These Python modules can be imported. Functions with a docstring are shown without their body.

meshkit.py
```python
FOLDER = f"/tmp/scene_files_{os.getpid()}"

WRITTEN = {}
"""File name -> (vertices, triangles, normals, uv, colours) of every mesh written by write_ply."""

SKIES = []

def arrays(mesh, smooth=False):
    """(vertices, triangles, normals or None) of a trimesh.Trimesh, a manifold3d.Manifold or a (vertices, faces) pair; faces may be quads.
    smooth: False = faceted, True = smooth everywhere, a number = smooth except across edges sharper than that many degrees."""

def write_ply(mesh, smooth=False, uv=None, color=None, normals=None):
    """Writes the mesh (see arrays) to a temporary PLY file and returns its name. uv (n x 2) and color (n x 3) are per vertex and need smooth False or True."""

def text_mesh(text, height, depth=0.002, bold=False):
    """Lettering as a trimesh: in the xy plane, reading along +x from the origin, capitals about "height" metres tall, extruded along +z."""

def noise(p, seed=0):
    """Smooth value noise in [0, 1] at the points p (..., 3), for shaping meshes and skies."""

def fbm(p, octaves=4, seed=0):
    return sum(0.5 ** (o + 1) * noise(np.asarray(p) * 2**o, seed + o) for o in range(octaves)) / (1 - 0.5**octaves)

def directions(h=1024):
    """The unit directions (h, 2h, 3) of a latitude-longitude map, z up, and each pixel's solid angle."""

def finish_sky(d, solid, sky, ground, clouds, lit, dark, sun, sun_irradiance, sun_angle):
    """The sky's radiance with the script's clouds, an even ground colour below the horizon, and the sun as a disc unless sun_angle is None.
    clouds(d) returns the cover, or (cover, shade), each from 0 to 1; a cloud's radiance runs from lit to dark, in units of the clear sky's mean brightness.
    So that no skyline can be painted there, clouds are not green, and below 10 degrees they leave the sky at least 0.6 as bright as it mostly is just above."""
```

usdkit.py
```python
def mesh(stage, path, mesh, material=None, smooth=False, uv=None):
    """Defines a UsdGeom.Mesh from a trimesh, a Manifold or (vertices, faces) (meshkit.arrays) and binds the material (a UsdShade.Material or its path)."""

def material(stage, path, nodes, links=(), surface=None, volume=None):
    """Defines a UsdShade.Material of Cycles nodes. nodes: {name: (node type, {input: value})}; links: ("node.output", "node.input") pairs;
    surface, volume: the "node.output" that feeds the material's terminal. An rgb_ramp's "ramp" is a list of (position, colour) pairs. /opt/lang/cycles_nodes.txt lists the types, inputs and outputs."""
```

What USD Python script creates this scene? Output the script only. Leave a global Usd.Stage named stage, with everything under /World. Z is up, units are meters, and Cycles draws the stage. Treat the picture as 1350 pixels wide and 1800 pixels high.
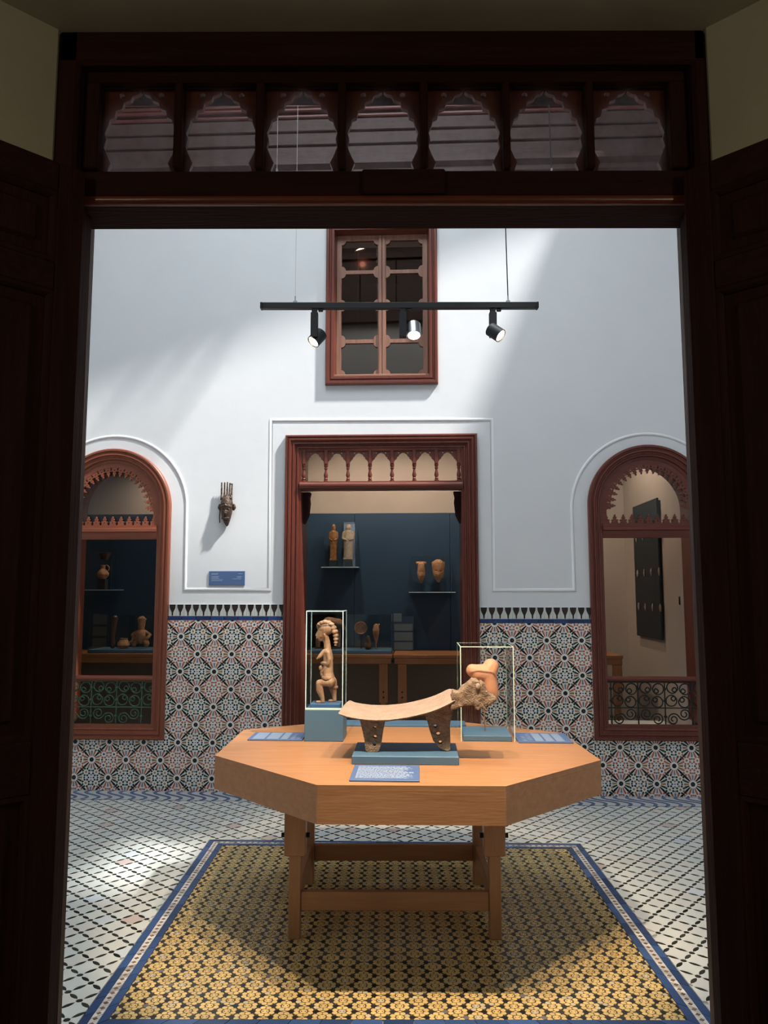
import math, random, numpy as np, trimesh, manifold3d as m3
from pxr import Usd, UsdGeom, UsdLux, UsdShade, Sdf, Gf, Vt
from shapely.geometry import Polygon, Point, box as sbox, LineString, MultiPolygon
from shapely import affinity, union_all
import usdkit, meshkit
rng = random.Random(7); nrg = np.random.default_rng(7)
stage = Usd.Stage.CreateInMemory()
UsdGeom.SetStageUpAxis(stage, 'Z'); UsdGeom.SetStageMetersPerUnit(stage, 1.0)
UsdGeom.Xform.Define(stage, '/World')
# ------------------------------------------------------------------ camera, light, exposure
W, H, FPX = 1350, 1800, 1335.0
PITCH, YAW, EYE = math.atan(142 / FPX), math.atan(-5 / FPX), np.array([0, 0, 1.5])
FWD = np.array([math.sin(YAW) * math.cos(PITCH), math.cos(YAW) * math.cos(PITCH), math.sin(PITCH)])
RGT = np.array([math.cos(YAW), -math.sin(YAW), 0.0]); UPV = np.cross(RGT, FWD)
EXPOSURE = 0.0
SKY_I, SUN_I, SPOT_I, GAL_I, ROOM_I = 7.2, 950.0, 3000.0, 1100.0, 60.0
cam = UsdGeom.Camera.Define(stage, '/World/camera')
cam.CreateHorizontalApertureAttr(24.0); cam.CreateFocalLengthAttr(24.0 * FPX / W); cam.CreateClippingRangeAttr((0.05, 200))
cam.CreateExposureAttr(EXPOSURE)
mm = np.eye(4); mm[0, :3], mm[1, :3], mm[2, :3], mm[3, :3] = RGT, UPV, -FWD, EYE
cam.AddTransformOp().Set(Gf.Matrix4d(*mm.ravel().tolist()))
PSI = -math.atan(.041); CP, SP = math.cos(PSI), math.sin(PSI); DW = 5.91      # the courtyard's far wall stands a little askew
def wl(u, Y, z): return np.array([u * CP - Y * SP, DW + u * SP + Y * CP, z])   # point given along the far wall, behind it, above the floor
def ray(px, py): return FWD + RGT * (px - W / 2) / FPX - UPV * (py - H / 2) / FPX
def at(px, py, y): d = ray(px, py); return EYE + d * (y / d[1])                # measured point of the photo at the distance y
def atz(px, py, z): d = ray(px, py); return EYE + d * ((z - EYE[2]) / d[2])
def atw(px, py, Y=0.0):
    d = ray(px, py); n = np.array([-SP, CP, 0]); o = np.array([0, DW, 0]); t = ((o - EYE) @ n + Y) / (d @ n); p = EYE + d * t - o
    return p[0] * CP + p[1] * SP, p[2]
def light(kind, path, pos, aim, color, inten, **kw):
    l = getattr(UsdLux, kind).Define(stage, '/World/' + path)
    d = np.array(aim, float) - pos; d /= np.linalg.norm(d)
    x = np.cross([0, 0, 1.0], -d); x = np.array([1.0, 0, 0]) if np.linalg.norm(x) < 1e-3 else x / np.linalg.norm(x)
    m = np.eye(4); m[0, :3], m[1, :3], m[2, :3], m[3, :3] = x, np.cross(-d, x), -d, pos
    l.AddTransformOp().Set(Gf.Matrix4d(*m.ravel().tolist()))
    l.CreateColorAttr(Gf.Vec3f(*color)); l.CreateIntensityAttr(inten)
    for k, v in kw.items(): getattr(l, 'Create' + k + 'Attr')(v)
    return l
ROOF = 6.6
sun_k, sun_m = .67, .30                     # the sun comes in steeply from the right and a little from the front
light('RectLight', 'skylight_lamp', wl(-.2, -2.5, ROOF - .12), wl(-.2, -2.5, 0), (.86, .95, 1.0), SKY_I, Width=2.8, Height=2.0)
sd = wl(sun_k, -sun_m, 1.0) - wl(0, 0, 0)
light('DistantLight', 'sun_lamp', np.zeros(3), -sd, (1, .97, .92), SUN_I, Angle=3.0)
dome = UsdLux.DomeLight.Define(stage, '/World/sky'); dome.CreateIntensityAttr(.05); dome.CreateColorAttr(Gf.Vec3f(.75, .87, 1))
for k_ in (-1, 1): light('SphereLight', 'room_lamp' + ('_001' if k_ > 0 else ''), np.array([1.35 * k_, -.35, 2.2]), (0, 1.5, 2.2), (1, .88, .66), ROOM_I, Radius=.08)

# ------------------------------------------------------------------ helpers
used = {}
def name_of(parent, n):
    p = f'{parent}/{n}'; k = used.get(p, 0); used[p] = k + 1
    return p if k == 0 else f'{p}_{k:03d}'
def tag(o, label=None, cat=None, group=None, kind=None):
    for k, v in (('label', label), ('category', cat), ('group', group), ('kind', kind)):
        if v: o.SetCustomDataByKey(k, v)
    return o
def thing(name, label, cat, loc=(0, 0, 0), rz=0.0, group=None, kind=None):
    x = UsdGeom.Xform.Define(stage, name_of('/World', name))
    x.AddTranslateOp().Set(Gf.Vec3d(*map(float, loc))); x.AddRotateZOp().Set(math.degrees(rz))
    return tag(x.GetPrim(), label, cat, group, kind)
def wthing(name, label, cat, u=0, Y=0, z=0, **kw): return thing(name, label, cat, wl(u, Y, z), PSI, **kw)
def part(parent, name, mesh, mat, smooth=False, cd=None, label=None, kind=None):
    if isinstance(mesh, (list, tuple)) and len(mesh) and not isinstance(mesh[0], np.ndarray): mesh = cat(mesh)
    m = usdkit.mesh(stage, name_of(str(parent.GetPath()), name), mesh, M[mat], smooth=smooth)
    if cd is not None: UsdGeom.PrimvarsAPI(m).CreatePrimvar('Cd', Sdf.ValueTypeNames.Color3fArray, 'vertex').Set(Vt.Vec3fArray.FromNumpy(np.asarray(cd, np.float32)))
    return tag(m.GetPrim(), label=label, kind=kind)
def copy(root, loc, rz, label=None, group=None):
    was = root.GetCustomData()
    r = thing(root.GetName(), label or was['label'], was['category'], loc, rz, group or was.get('group'))
    r.GetReferences().AddInternalReference(root.GetPath()); r.SetInstanceable(True)
    return r
def tm(v, f): return trimesh.Trimesh(np.asarray(v, float), np.asarray(f, int), process=False)
def man(m):
    if isinstance(m, m3.Manifold):
        q = m.to_mesh(); return tm(q.vert_properties[:, :3], q.tri_verts)
    return m
def cat(L): return trimesh.util.concatenate([man(m) for m in L])
def box(x0, x1, y0, y1, z0, z1):
    b = trimesh.creation.box((abs(x1 - x0), abs(y1 - y0), abs(z1 - z0))); b.apply_translation(((x0 + x1) / 2, (y0 + y1) / 2, (z0 + z1) / 2)); return b
def rbox(x0, x1, y0, y1, z0, z1, r=.003):
    """box with chamfered edges"""
    p = []
    for x, sx in ((min(x0, x1), 1), (max(x0, x1), -1)):
        for y, sy in ((min(y0, y1), 1), (max(y0, y1), -1)):
            for z, sz in ((min(z0, z1), 1), (max(z0, z1), -1)):
                p += [(x, y + sy * r, z + sz * r), (x + sx * r, y, z + sz * r), (x + sx * r, y + sy * r, z)]
    return man(m3.Manifold.hull_points(np.array(p, float)))
def moved(m, d): m = m.copy(); m.apply_translation(d); return m
def rot(m, a, ax, c=(0, 0, 0)): m = m.copy(); m.apply_transform(trimesh.transformations.rotation_matrix(a, ax, c)); return m
def geoms(g): return [q for q in getattr(g, 'geoms', [g]) if isinstance(q, Polygon) and q.area > 1e-9]
def ext(poly, h):
    return cat([trimesh.creation.extrude_polygon(g, h, engine='earcut') for g in geoms(poly)])
def xz(poly, y0, y1):
    """polygon in the x-z plane made solid from y0 to y1"""
    m = ext(poly, abs(y1 - y0)); v = m.vertices.copy(); m.vertices = np.c_[v[:, 0], max(y0, y1) - v[:, 2], v[:, 1]]
    return m
def fan(pts, z0, z1):
    """convex outline in xy, top and sides"""
    p = np.asarray(pts, float); n = len(p); v = np.vstack([np.c_[p, np.full(n, z1)], np.c_[p, np.full(n, z0)]])
    f = [(0, i, i + 1) for i in range(1, n - 1)] + [(i, n + i, n + (i + 1) % n) for i in range(n)] + [(i, n + (i + 1) % n, (i + 1) % n) for i in range(n)]
    return v, np.array(f)
def join(L):
    """[(v, f, colour)] -> mesh and colours"""
    V, F, C, n = [], [], [], 0
    for v, f, c in L: V.append(v); F.append(np.asarray(f) + n); C.append(np.tile(c, (len(v), 1))); n += len(v)
    return tm(np.vstack(V), np.vstack(F)), np.vstack(C)
def ngon(c, r, n, a=0.0, sx=1.0): return [(c[0] + r * sx * math.cos(a + 2 * math.pi * i / n), c[1] + r * math.sin(a + 2 * math.pi * i / n)) for i in range(n)]
def bar2(p, q, w0, w1=None):
    p, q = np.array(p, float), np.array(q, float); d = (q - p) / np.linalg.norm(q - p); n = np.array([-d[1], d[0]]); w1 = w0 if w1 is None else w1
    return [tuple(p - n * w0 / 2), tuple(q - n * w1 / 2), tuple(q + n * w1 / 2), tuple(p + n * w0 / 2)]
def tube(pts, r, n=8, closed=False):
    p = np.asarray(pts, float); k = len(p); rr = np.full(k, r) if np.ndim(r) == 0 else np.asarray(r, float)
    t = np.gradient(p, axis=0); t /= np.maximum(np.linalg.norm(t, axis=1, keepdims=True), 1e-12)
    a = np.array([0, 1.0, 0]) if np.abs(t[:, 1]).max() < .9 else np.array([1.0, 0.2, 0.1])
    V = []
    for i in range(k):
        x = np.cross(a, t[i]); x /= np.linalg.norm(x); y = np.cross(t[i], x)
        for j in range(n): th = 2 * math.pi * j / n; V.append(p[i] + rr[i] * (x * math.cos(th) + y * math.sin(th)))
    F = []
    for i in range(k - 1):
        for j in range(n):
            a0, b0, a1, b1 = i * n + j, i * n + (j + 1) % n, (i + 1) * n + j, (i + 1) * n + (j + 1) % n
            F += [(a0, b0, b1), (a0, b1, a1)]
    F += [(0, j + 1, j) for j in range(1, n - 1)] + [((k - 1) * n, (k - 1) * n + j, (k - 1) * n + j + 1) for j in range(1, n - 1)]
    return tm(V, F)
def lathe(prof, n=24):
    m = trimesh.creation.revolve(np.array(prof, float), sections=n); return m
def mold(path, prof, closed=False):
    """profile [(inward offset, y)] along a path of (x, z) points, mitred; inward is to the right of the way"""
    p = np.asarray(path, float); k = len(p); pr = np.asarray(prof, float); n = len(pr)
    V = []
    for i in range(k):
        e0 = p[i] - p[i - 1] if (i or closed) else p[1] - p[0]
        e1 = p[(i + 1) % k] - p[i] if (i < k - 1 or closed) else e0
        e0, e1 = e0 / np.linalg.norm(e0), e1 / np.linalg.norm(e1)
        n0, n1 = np.array([e0[1], -e0[0]]), np.array([e1[1], -e1[0]])
        b = n0 + n1; b /= max(b @ n0, 1e-6) if abs(b @ n0) > 1e-6 else 1
        for a, y in pr: V.append((p[i][0] + a * b[0], y, p[i][1] + a * b[1]))
    F = []
    for i in range(k if closed else k - 1):
        for j in range(n):
            a0, b0 = i * n + j, i * n + (j + 1) % n; i2 = (i + 1) % k; a1, b1 = i2 * n + j, i2 * n + (j + 1) % n
            F += [(a0, a1, b1), (a0, b1, b0)]
    if not closed:
        pv, pf = trimesh.creation.triangulate_polygon(Polygon(pr), engine='earcut')
        ix = [int(np.argmin(((pr - q) ** 2).sum(1))) for q in pv]
        for t in pf: F += [(ix[t[0]], ix[t[1]], ix[t[2]]), tuple((k - 1) * n + ix[t[j]] for j in (0, 2, 1))]
    m = tm(V, F)
    if m.volume < 0: m.invert()
    return m
def balls(chain, seg=16):
    """hull of spheres along a chain of (x, y, z, r)"""
    out = m3.Manifold()
    for a, b in zip(chain[:-1], chain[1:]):
        s = [m3.Manifold.sphere(c[3], seg).translate(tuple(map(float, c[:3]))) for c in (a, b)]
        out = out + m3.Manifold.batch_hull(s)
    return out
def ball(c, r, sc=(1, 1, 1), seg=20): return m3.Manifold.sphere(1.0, seg).scale((r * sc[0], r * sc[1], r * sc[2])).translate(tuple(map(float, c)))
def soft(mf, edge, it=10, rough=0.0, freq=40.0, seed=1):
    seed = int(seed)
    m = man(mf.refine_to_length(edge)); m.merge_vertices(); trimesh.smoothing.filter_taubin(m, iterations=it)
    if rough:
        d = (meshkit.fbm(np.asarray(m.vertices) * freq, 3, seed) - .5) * 2 * rough
        m.vertices = np.asarray(m.vertices) + np.asarray(m.vertex_normals) * d[:, None]
    return m

# ------------------------------------------------------------------ materials
M = {}
LK = '/World/Looks'
UsdGeom.Scope.Define(stage, LK)
def mat(name, c1, c2=None, rough=.5, scale=6.0, stretch=(1, 1, 1), detail=4, bump=0.0, bscale=None, lo=.35, hi=.65, metal=0.0, spec=.5, coat=0.0, coord='position', bstretch=None):
    c2 = c2 or c1
    n = {'g': ('geometry', {}), 'mp': ('mapping', {'scale': tuple(stretch)}), 'n': ('noise_texture', {'scale': scale, 'detail': detail, 'roughness': .6}),
         'r': ('rgb_ramp', {'ramp': [(0, c1), (lo, c1), (hi, c2), (1, c2)]}),
         'p': ('principled_bsdf', {'roughness': rough, 'metallic': metal, 'specular_ior_level': spec, 'coat_weight': coat})}
    L = [('g.position', 'mp.vector'), ('mp.vector', 'n.vector'), ('n.fac', 'r.fac'), ('r.color', 'p.base_color')]
    if bump:
        n['mb'] = ('mapping', {'scale': tuple(bstretch or stretch)})
        n['bn'] = ('noise_texture', {'scale': bscale or scale * 3, 'detail': 4}); n['b'] = ('bump', {'strength': bump, 'distance': .01})
        L += [('g.position', 'mb.vector'), ('mb.vector', 'bn.vector'), ('bn.fac', 'b.height'), ('b.normal', 'p.normal')]
    M[name] = usdkit.material(stage, f'{LK}/{name}', n, L, surface='p.BSDF')
def plain(name, c, rough=.5, metal=0.0, emit=None, es=0.0, spec=.5):
    d = {'base_color': c, 'roughness': rough, 'metallic': metal, 'specular_ior_level': spec}
    if emit: d |= {'emission_color': emit, 'emission_strength': es}
    M[name] = usdkit.material(stage, f'{LK}/{name}', {'p': ('principled_bsdf', d)}, [], surface='p.BSDF')
def glazed(name, rough, bump=0.0):
    n = {'a': ('attribute', {'attribute': 'Cd'}), 'p': ('principled_bsdf', {'roughness': rough})}; L = [('a.color', 'p.base_color')]
    if bump:
        n |= {'g': ('geometry', {}), 'bn': ('noise_texture', {'scale': 30.0, 'detail': 2}), 'b': ('bump', {'strength': bump, 'distance': .003})}
        L += [('g.position', 'bn.vector'), ('bn.fac', 'b.height'), ('b.normal', 'p.normal')]
    M[name] = usdkit.material(stage, f'{LK}/{name}', n, L, surface='p.BSDF')
def wood(name, c1, c2, rough=.4, grain='z', spec=.5, bump=.25):
    st = {'z': (9, 9, .7), 'x': (.7, 9, 9), 'y': (9, .7, 9)}[grain]
    mat(name, c1, c2, rough, 5.0, st, 6, bump, 14.0, .3, .7, spec=spec)
for g in 'zx':
    wood('redwood_' + g, (.15, .036, .022), (.11, .025, .016), .3, g, bump=.12)           # varnished reddish frames
    wood('archwood_' + g, (.26, .075, .038), (.205, .056, .028), .38, g, bump=.12)           # sunnier, paler red of the arched windows
    wood('sashwood_' + g, (.30, .15, .10), (.20, .085, .055), .5, g)
    wood('darkwood_' + g, (.032, .0092, .0075), (.020, .006, .005), .7, g, spec=.12)
    wood('oak_' + g, (.46, .23, .105), (.37, .175, .075), .38, g, bump=.08)
    wood('gallerywood_' + g, (.075, .034, .027), (.045, .020, .016), .5, g)
    wood('console_' + g, (.36, .15, .055), (.27, .105, .04), .4, g, bump=.08)
mat('plaster', (.75, .765, .785), (.715, .73, .755), .75, 1.2, bump=.12, bscale=9.0)
mat('relief_plaster', (.85, .86, .87), rough=.7)
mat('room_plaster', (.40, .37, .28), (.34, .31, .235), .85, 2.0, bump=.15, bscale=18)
mat('beige', (.42, .355, .31), (.39, .325, .285), .8, 1.0)
mat('bluewall', (.014, .046, .095), (.011, .039, .083), .55, 1.5)
mat('slate_blue', (.075, .165, .27), (.068, .15, .25), .5, 3.0)
mat('bright_blue', (.06, .14, .30), (.055, .13, .28), .5, 3.0)
plain('label_blue', (.075, .135, .29), .5)
plain('label_pale', (.20, .28, .42), .5)
plain('text_white', (.34, .42, .56), .6)
plain('text_grey', (.10, .14, .17), .6)
mat('board', (.012, .02, .028), (.009, .015, .022), .7, 4)
mat('grout', (.10, .072, .04), (.07, .052, .03), .8, 20)
mat('floor_base', (.42, .43, .40), (.36, .37, .35), .6, 3)
mat('greyfloor', (.20, .17, .14), (.16, .135, .11), .5, 3)
mat('white_marble', (.80, .80, .78), (.74, .74, .73), .35, 4)
glazed('tile', .16, .15); glazed('floor_tile', .22, .10); glazed('matte_cd', .55)
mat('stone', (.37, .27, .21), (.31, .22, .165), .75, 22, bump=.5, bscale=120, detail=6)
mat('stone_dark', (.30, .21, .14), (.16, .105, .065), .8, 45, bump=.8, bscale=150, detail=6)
mat('terracotta', (.66, .32, .19), (.58, .27, .155), .6, 9, bump=.15, bscale=60)
mat('carved_wood', (.42, .275, .185), (.27, .155, .09), .55, 26, (1, 1, .5), bump=.25, bscale=90)
mat('mask_bronze', (.13, .075, .05), (.035, .025, .02), .38, 60, bump=.6, bscale=110, metal=.35)
mat('artifact_clay', (.50, .26, .145), (.32, .15, .085), .65, 30, bump=.3, bscale=90)
mat('artifact_dark', (.10, .05, .03), (.05, .025, .017), .6, 30, bump=.3, bscale=90)
mat('artifact_pale', (.42, .33, .26), (.30, .23, .18), .75, 40, bump=.4, bscale=90)
mat('artifact_gold', (.30, .13, .04), (.16, .06, .02), .5, 30, bump=.3, bscale=90)
plain('black_metal', (.012, .013, .016), .42, 0, spec=.5)
plain('dark_bolt', (.02, .015, .012), .4, .6)
plain('steel', (.55, .56, .58), .3, 1.0)
plain('brass_rod', (.45, .28, .18), .4, .8)
plain('iron_green', (.06, .13, .085), .5, .2)
plain('iron_black', (.012, .016, .015), .5, .2)
plain('wire_white', (.8, .82, .85), .4)
plain('lens', (1, 1, 1), .4, emit=(1, .80, .55), es=6.0)
plain('glass_edge', (.62, .80, .68), .25)
plain('glass_edge_bright', (.62, .88, .88), .2)
def pane(name, tint=(.97, .99, .98), ior=1.5, dust=0.0, gloss=(1, 1, 1)):
    n = {'t': ('transparent_bsdf', {'color': tint}), 'gl': ('glossy_bsdf', {'roughness': 0.01, 'color': gloss}), 'f': ('fresnel', {'IOR': ior}), 'ge': ('geometry', {}), 'bk': ('math', {'math_type': 'subtract', 'value1': 1.0}), 'mu': ('math', {'math_type': 'multiply'}), 'm': ('mix_closure', {})}
    L = [('ge.backfacing', 'bk.value2'), ('bk.value', 'mu.value1'), ('f.fac', 'mu.value2'), ('mu.value', 'm.fac'), ('t.BSDF', 'm.closure1'), ('gl.BSDF', 'm.closure2')]; s = 'm.closure'
    if dust:
        n |= {'g': ('geometry', {}), 'nz': ('noise_texture', {'scale': 16.0, 'detail': 5, 'roughness': .65}), 'r': ('map_range', {'from_min': .35, 'from_max': .75, 'to_min': dust * .45, 'to_max': dust * 1.6, 'clamp': True}),
              'd': ('translucent_bsdf', {'color': (.75, .75, .85)}), 'm2': ('mix_closure', {})}
        L += [('g.position', 'nz.vector'), ('nz.fac', 'r.value'), ('r.result', 'm2.fac'), ('m.closure', 'm2.closure1'), ('d.BSDF', 'm2.closure2')]; s = 'm2.closure'
    M[name] = usdkit.material(stage, f'{LK}/{name}', n, L, surface=s)
pane('vitrine_glass', (.985, .995, .99), 1.35); pane('window_glass', (.84, .80, .76), 1.9, gloss=(1, .86, .74)); pane('tymp_glass', (.9, .9, .9), 1.5); pane('dusty_glass', (.9, .88, .88), 1.45, dust=.05)

# ------------------------------------------------------------------ palette of the zellige
WHITE, RED, BROWN, GREEN, BLACK, BLUE, GREYB, OLIVE = (.74, .72, .70), (.48, .15, .09), (.40, .19, .08), (.018, .055, .035), (.012, .012, .012), (.02, .05, .17), (.22, .25, .30), (.21, .17, .06)
def jig(c, a=.12): k = 1 + (rng.random() - .5) * 2 * a; return tuple(x * k for x in c)

# ------------------------------------------------------------------ the courtyard's far wall
DL, DR, DT = -.802, .709, 2.742                                   # outer edges of its doorway frame
WLc, WLr, WRc, WRr, SPR = -2.182, .475, 2.022, .470, 2.170         # the two arched windows
def arch_poly(c, r, z0, spring, n=40):
    return Polygon([(c - r, z0), (c - r, spring)] + [(c - r * math.cos(t), spring + r * math.sin(t)) for t in np.linspace(0, math.pi, n)] + [(c + r, spring), (c + r, z0)])
TOPW = 4.68
wb = wthing('wall_back', 'tall white plaster wall of the courtyard with tiled dado', 'wall', kind='structure')
hole = union_all([sbox(DL + .05, -1, DR - .05, DT - .03), arch_poly(WLc, WLr - .04, .42, SPR), arch_poly(WRc, WRr - .04, .44, SPR), sbox(-.46, 3.19, .37, 4.46)])
part(wb, 'plaster', xz(sbox(-3.4, 0, 3.6, TOPW).difference(hole), 0, .36), 'plaster')
arcL = [(WLc + .595 * math.cos(t), SPR + .58 * math.sin(t)) for t in np.linspace(math.pi, 0, 40)]
arcR = [(WRc + .59 * math.cos(t), SPR - .03 + .59 * math.sin(t)) for t in np.linspace(math.pi, 0, 40)]
bead = [(arcL[0][0], 1.527)] + arcL + [(-1.583, 1.527), (-.913, 1.527), (-.922, 2.873), (.826, 2.857), (.823, 1.522), (1.438, 1.522)] + arcR + [(arcR[-1][0], 1.522)]
hr = [(.012 * math.cos(t), -.009 * math.sin(t)) for t in np.linspace(0, math.pi, 7)]
part(wb, 'relief_line', mold(bead, hr + [(-.012, .004), (.012, .004)]), 'relief_plaster', smooth=40, label='thin raised plaster line tracing panels and arches')
TF = -.014                                                       # face of the tiles
def dado(reg_tiles, zt, ztop, ros0, per, u0, u1):
    ra, rb = reg_tiles.bounds[0], reg_tiles.bounds[2]
    part(wb, 'tile_backing', xz(reg_tiles, 0, TF), 'tile', cd=np.tile((.90, .86, .83), (len(xz(reg_tiles, 0, TF).vertices), 1)))
    full = reg_tiles.buffer(-.002)
    def put(name, polys):
        L = []
        for pts, c in polys:
            q = Polygon(pts)
            if full.contains(q): pts2 = [pts]
            elif full.intersects(q): pts2 = [list(g.exterior.coords)[:-1] for g in geoms(full.intersection(q))]
            else: continue
            for p2 in pts2:
                if Polygon(p2).exterior.is_ccw is False: p2 = p2[::-1]
                v, f = fan(p2, 0.0, .0016); v = np.c_[v[:, 0], TF - v[:, 2], v[:, 1]]
                L.append((v, f, jig(c)))
        if L: m, cd = join(L); part(wb, name, m, 'tile', cd=cd)
    rz = per / 2; nrow = int(ztop / rz) + 2
    for r in range(0, 12):
        z = ros0[1] + rz - r * rz                                    # row 0 lies on the top edge
        if z < -.1: break
        off = per / 2 if r % 2 == 0 else 0.0
        for k in range(-14, 15):
            u = ros0[0] + off + k * per
            if not (ra - .2 < u < rb + .2): continue
            P = [(ngon((u, z), .0165, 12), BLACK)]
            P += [(ngon((u + .0025, z + .001), .0035, 5), (.25, .22, .2))] if rng.random() < .5 else []
            h = r % 2 == 1                                           # green lozenges to left and right of this rosette
            for i in range(16):
                a = i * math.pi / 8; ca, sa = math.cos(a), math.sin(a)
                if i % 8 == 0: c, r1 = (BROWN if h else OLIVE), .064
                elif i % 8 == 4: c, r1 = GREYB, .066
                elif i % 4 == 2: c, r1 = BLACK, .072
                elif i in (1, 7, 9, 15): c, r1 = (GREEN if h else RED), .066
                else: c, r1 = RED, .066
                P.append((bar2((u + .030 * ca, z + .030 * sa), (u + r1 * ca, z + r1 * sa), .0075, .0160 if i % 4 != 2 else .0158), c))
                if r1 > .07: P[-1] = ([*P[-1][0][:2], (u + (r1 + .009) * ca, z + (r1 + .009) * sa), *P[-1][0][2:]], c)
            put('mosaic_rosette', P)
            cx, P = u + per / 2, []                                    # the lozenge to the right of it
            c1, c2 = (GREEN, BROWN) if h else (RED, BLUE)
            for sx in (-1, 1):
                for sz in (-1, 1):
                    fx, fz = cx + sx * per * .148, z + sz * per * .152
                    P.append((ngon((fx, fz), .0082, 8), BROWN if h or rng.random() < .5 else BLUE))
                    for i in range(8):
                        a = i * math.pi / 4 + math.pi / 8; P.append((ngon((fx + .0265 * math.cos(a), fz + .0265 * math.sin(a)), .0087, 5, a), c1 if rng.random() < .85 else BROWN))
            P.append((ngon((cx, z), .006, 6), (.40, .22, .2)))
            for d in (.020, .052):
                P += [(ngon((cx + s * d, z), .0075, 5), BLUE if h else GREEN) for s in (-1, 1)] + [(ngon((cx, z + s * d), .0075, 5), GREYB) for s in (-1, 1)]
            for sx in (-1, 1):                                         # black chain along the lozenge's upper edges
                for t in (.365, .455, .545, .635):
                    P.append((ngon((cx + sx * per / 2 * (1 - t), z + per / 2 * t), .0098, 4, 0), BLACK))
            put('mosaic_lozenge', P)
    # glazed blue course and the merlon frieze
    u = u0
    while u < u1 - .004:
        w = min(.107 * (1 + .1 * rng.random()), u1 - u); m = rbox(u + .0012, u + w - .0012, 0, TF - .003, zt, zt + (ztop - zt) * .255 - .001, .0015)
        part(wb, 'border_tile', m, 'tile', cd=np.tile(jig((.02, .045, .15), .3), (len(m.vertices), 1))); u += w
    z0 = zt + (ztop - zt) * .26; hh = ztop - z0; u = u0 + .004
    while u < u1 - .012:
        w = min(.0612, u1 - u); v = box(u + .0004, u + w - .0004, 0, TF, z0, ztop)
        L = [(v.vertices, v.faces, jig((.62, .63, .60), .06))]; c = u + .0306
        cup = [(-.024, 1.0), (.024, 1.0), (.022, .72), (.012, .46), (.006, .34), (.0045, .06), (0, .02), (-.0045, .06), (-.006, .34), (-.012, .46), (-.022, .72)]
        cp = Polygon([(c + a, z0 + b * hh) for a, b in cup]).intersection(sbox(u, z0, u + w, ztop))
        if cp.area > 1e-5:
            q = xz(cp, TF, TF - .0016); L.append((q.vertices, q.faces, jig((.022, .014, .012), .4)))
        m, cd = join(L); part(wb, 'frieze_tile', m, 'tile', cd=cd); u += .0615
dado(sbox(-2.8, 0, DL, 1.29).difference(sbox(WLc - WLr, .38, WLc + WLr, 3)), 1.288, 1.409, (-1.333, 1.162), .267, WLc + WLr, DL)
dado(sbox(DR, 0, 2.75, 1.271).difference(sbox(WRc - WRr, .405, WRc + WRr, 3)), 1.270, 1.388, (1.216, 1.140), .262, DR, WRc - WRr)

# ------------------------------------------------------------------ doorway of the far wall
d2 = wthing('door_2', 'red wooden doorway frame with a small arcade of turned balusters', 'doorway', kind='structure')
FP = [(0, .02), (0, -.030), (.006, -.042), (.018, -.046), (.022, -.036), (.026, -.036), (.030, -.044), (.044, -.044), (.048, -.032), (.054, -.028), (.060, -.034), (.074, -.034), (.078, -.012), (.088, -.008), (.092, -.016), (.104, -.016), (.108, -.004), (.126, .0), (.126, .02)]
part(d2, 'door_frame', mold([(DL, .01), (DL, DT), (DR, DT), (DR, .01)], FP), 'redwood_z', smooth=30)
JL, JR = DL + .126, DR - .126
part(d2, 'jamb_lining', [box(JL - .03, JL, .021, .36, 0, 2.66), box(JR, JR + .03, .021, .36, 0, 2.66), box(JL - .03, JR + .03, .021, .36, 2.70, 2.711)], 'redwood_z')
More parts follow.
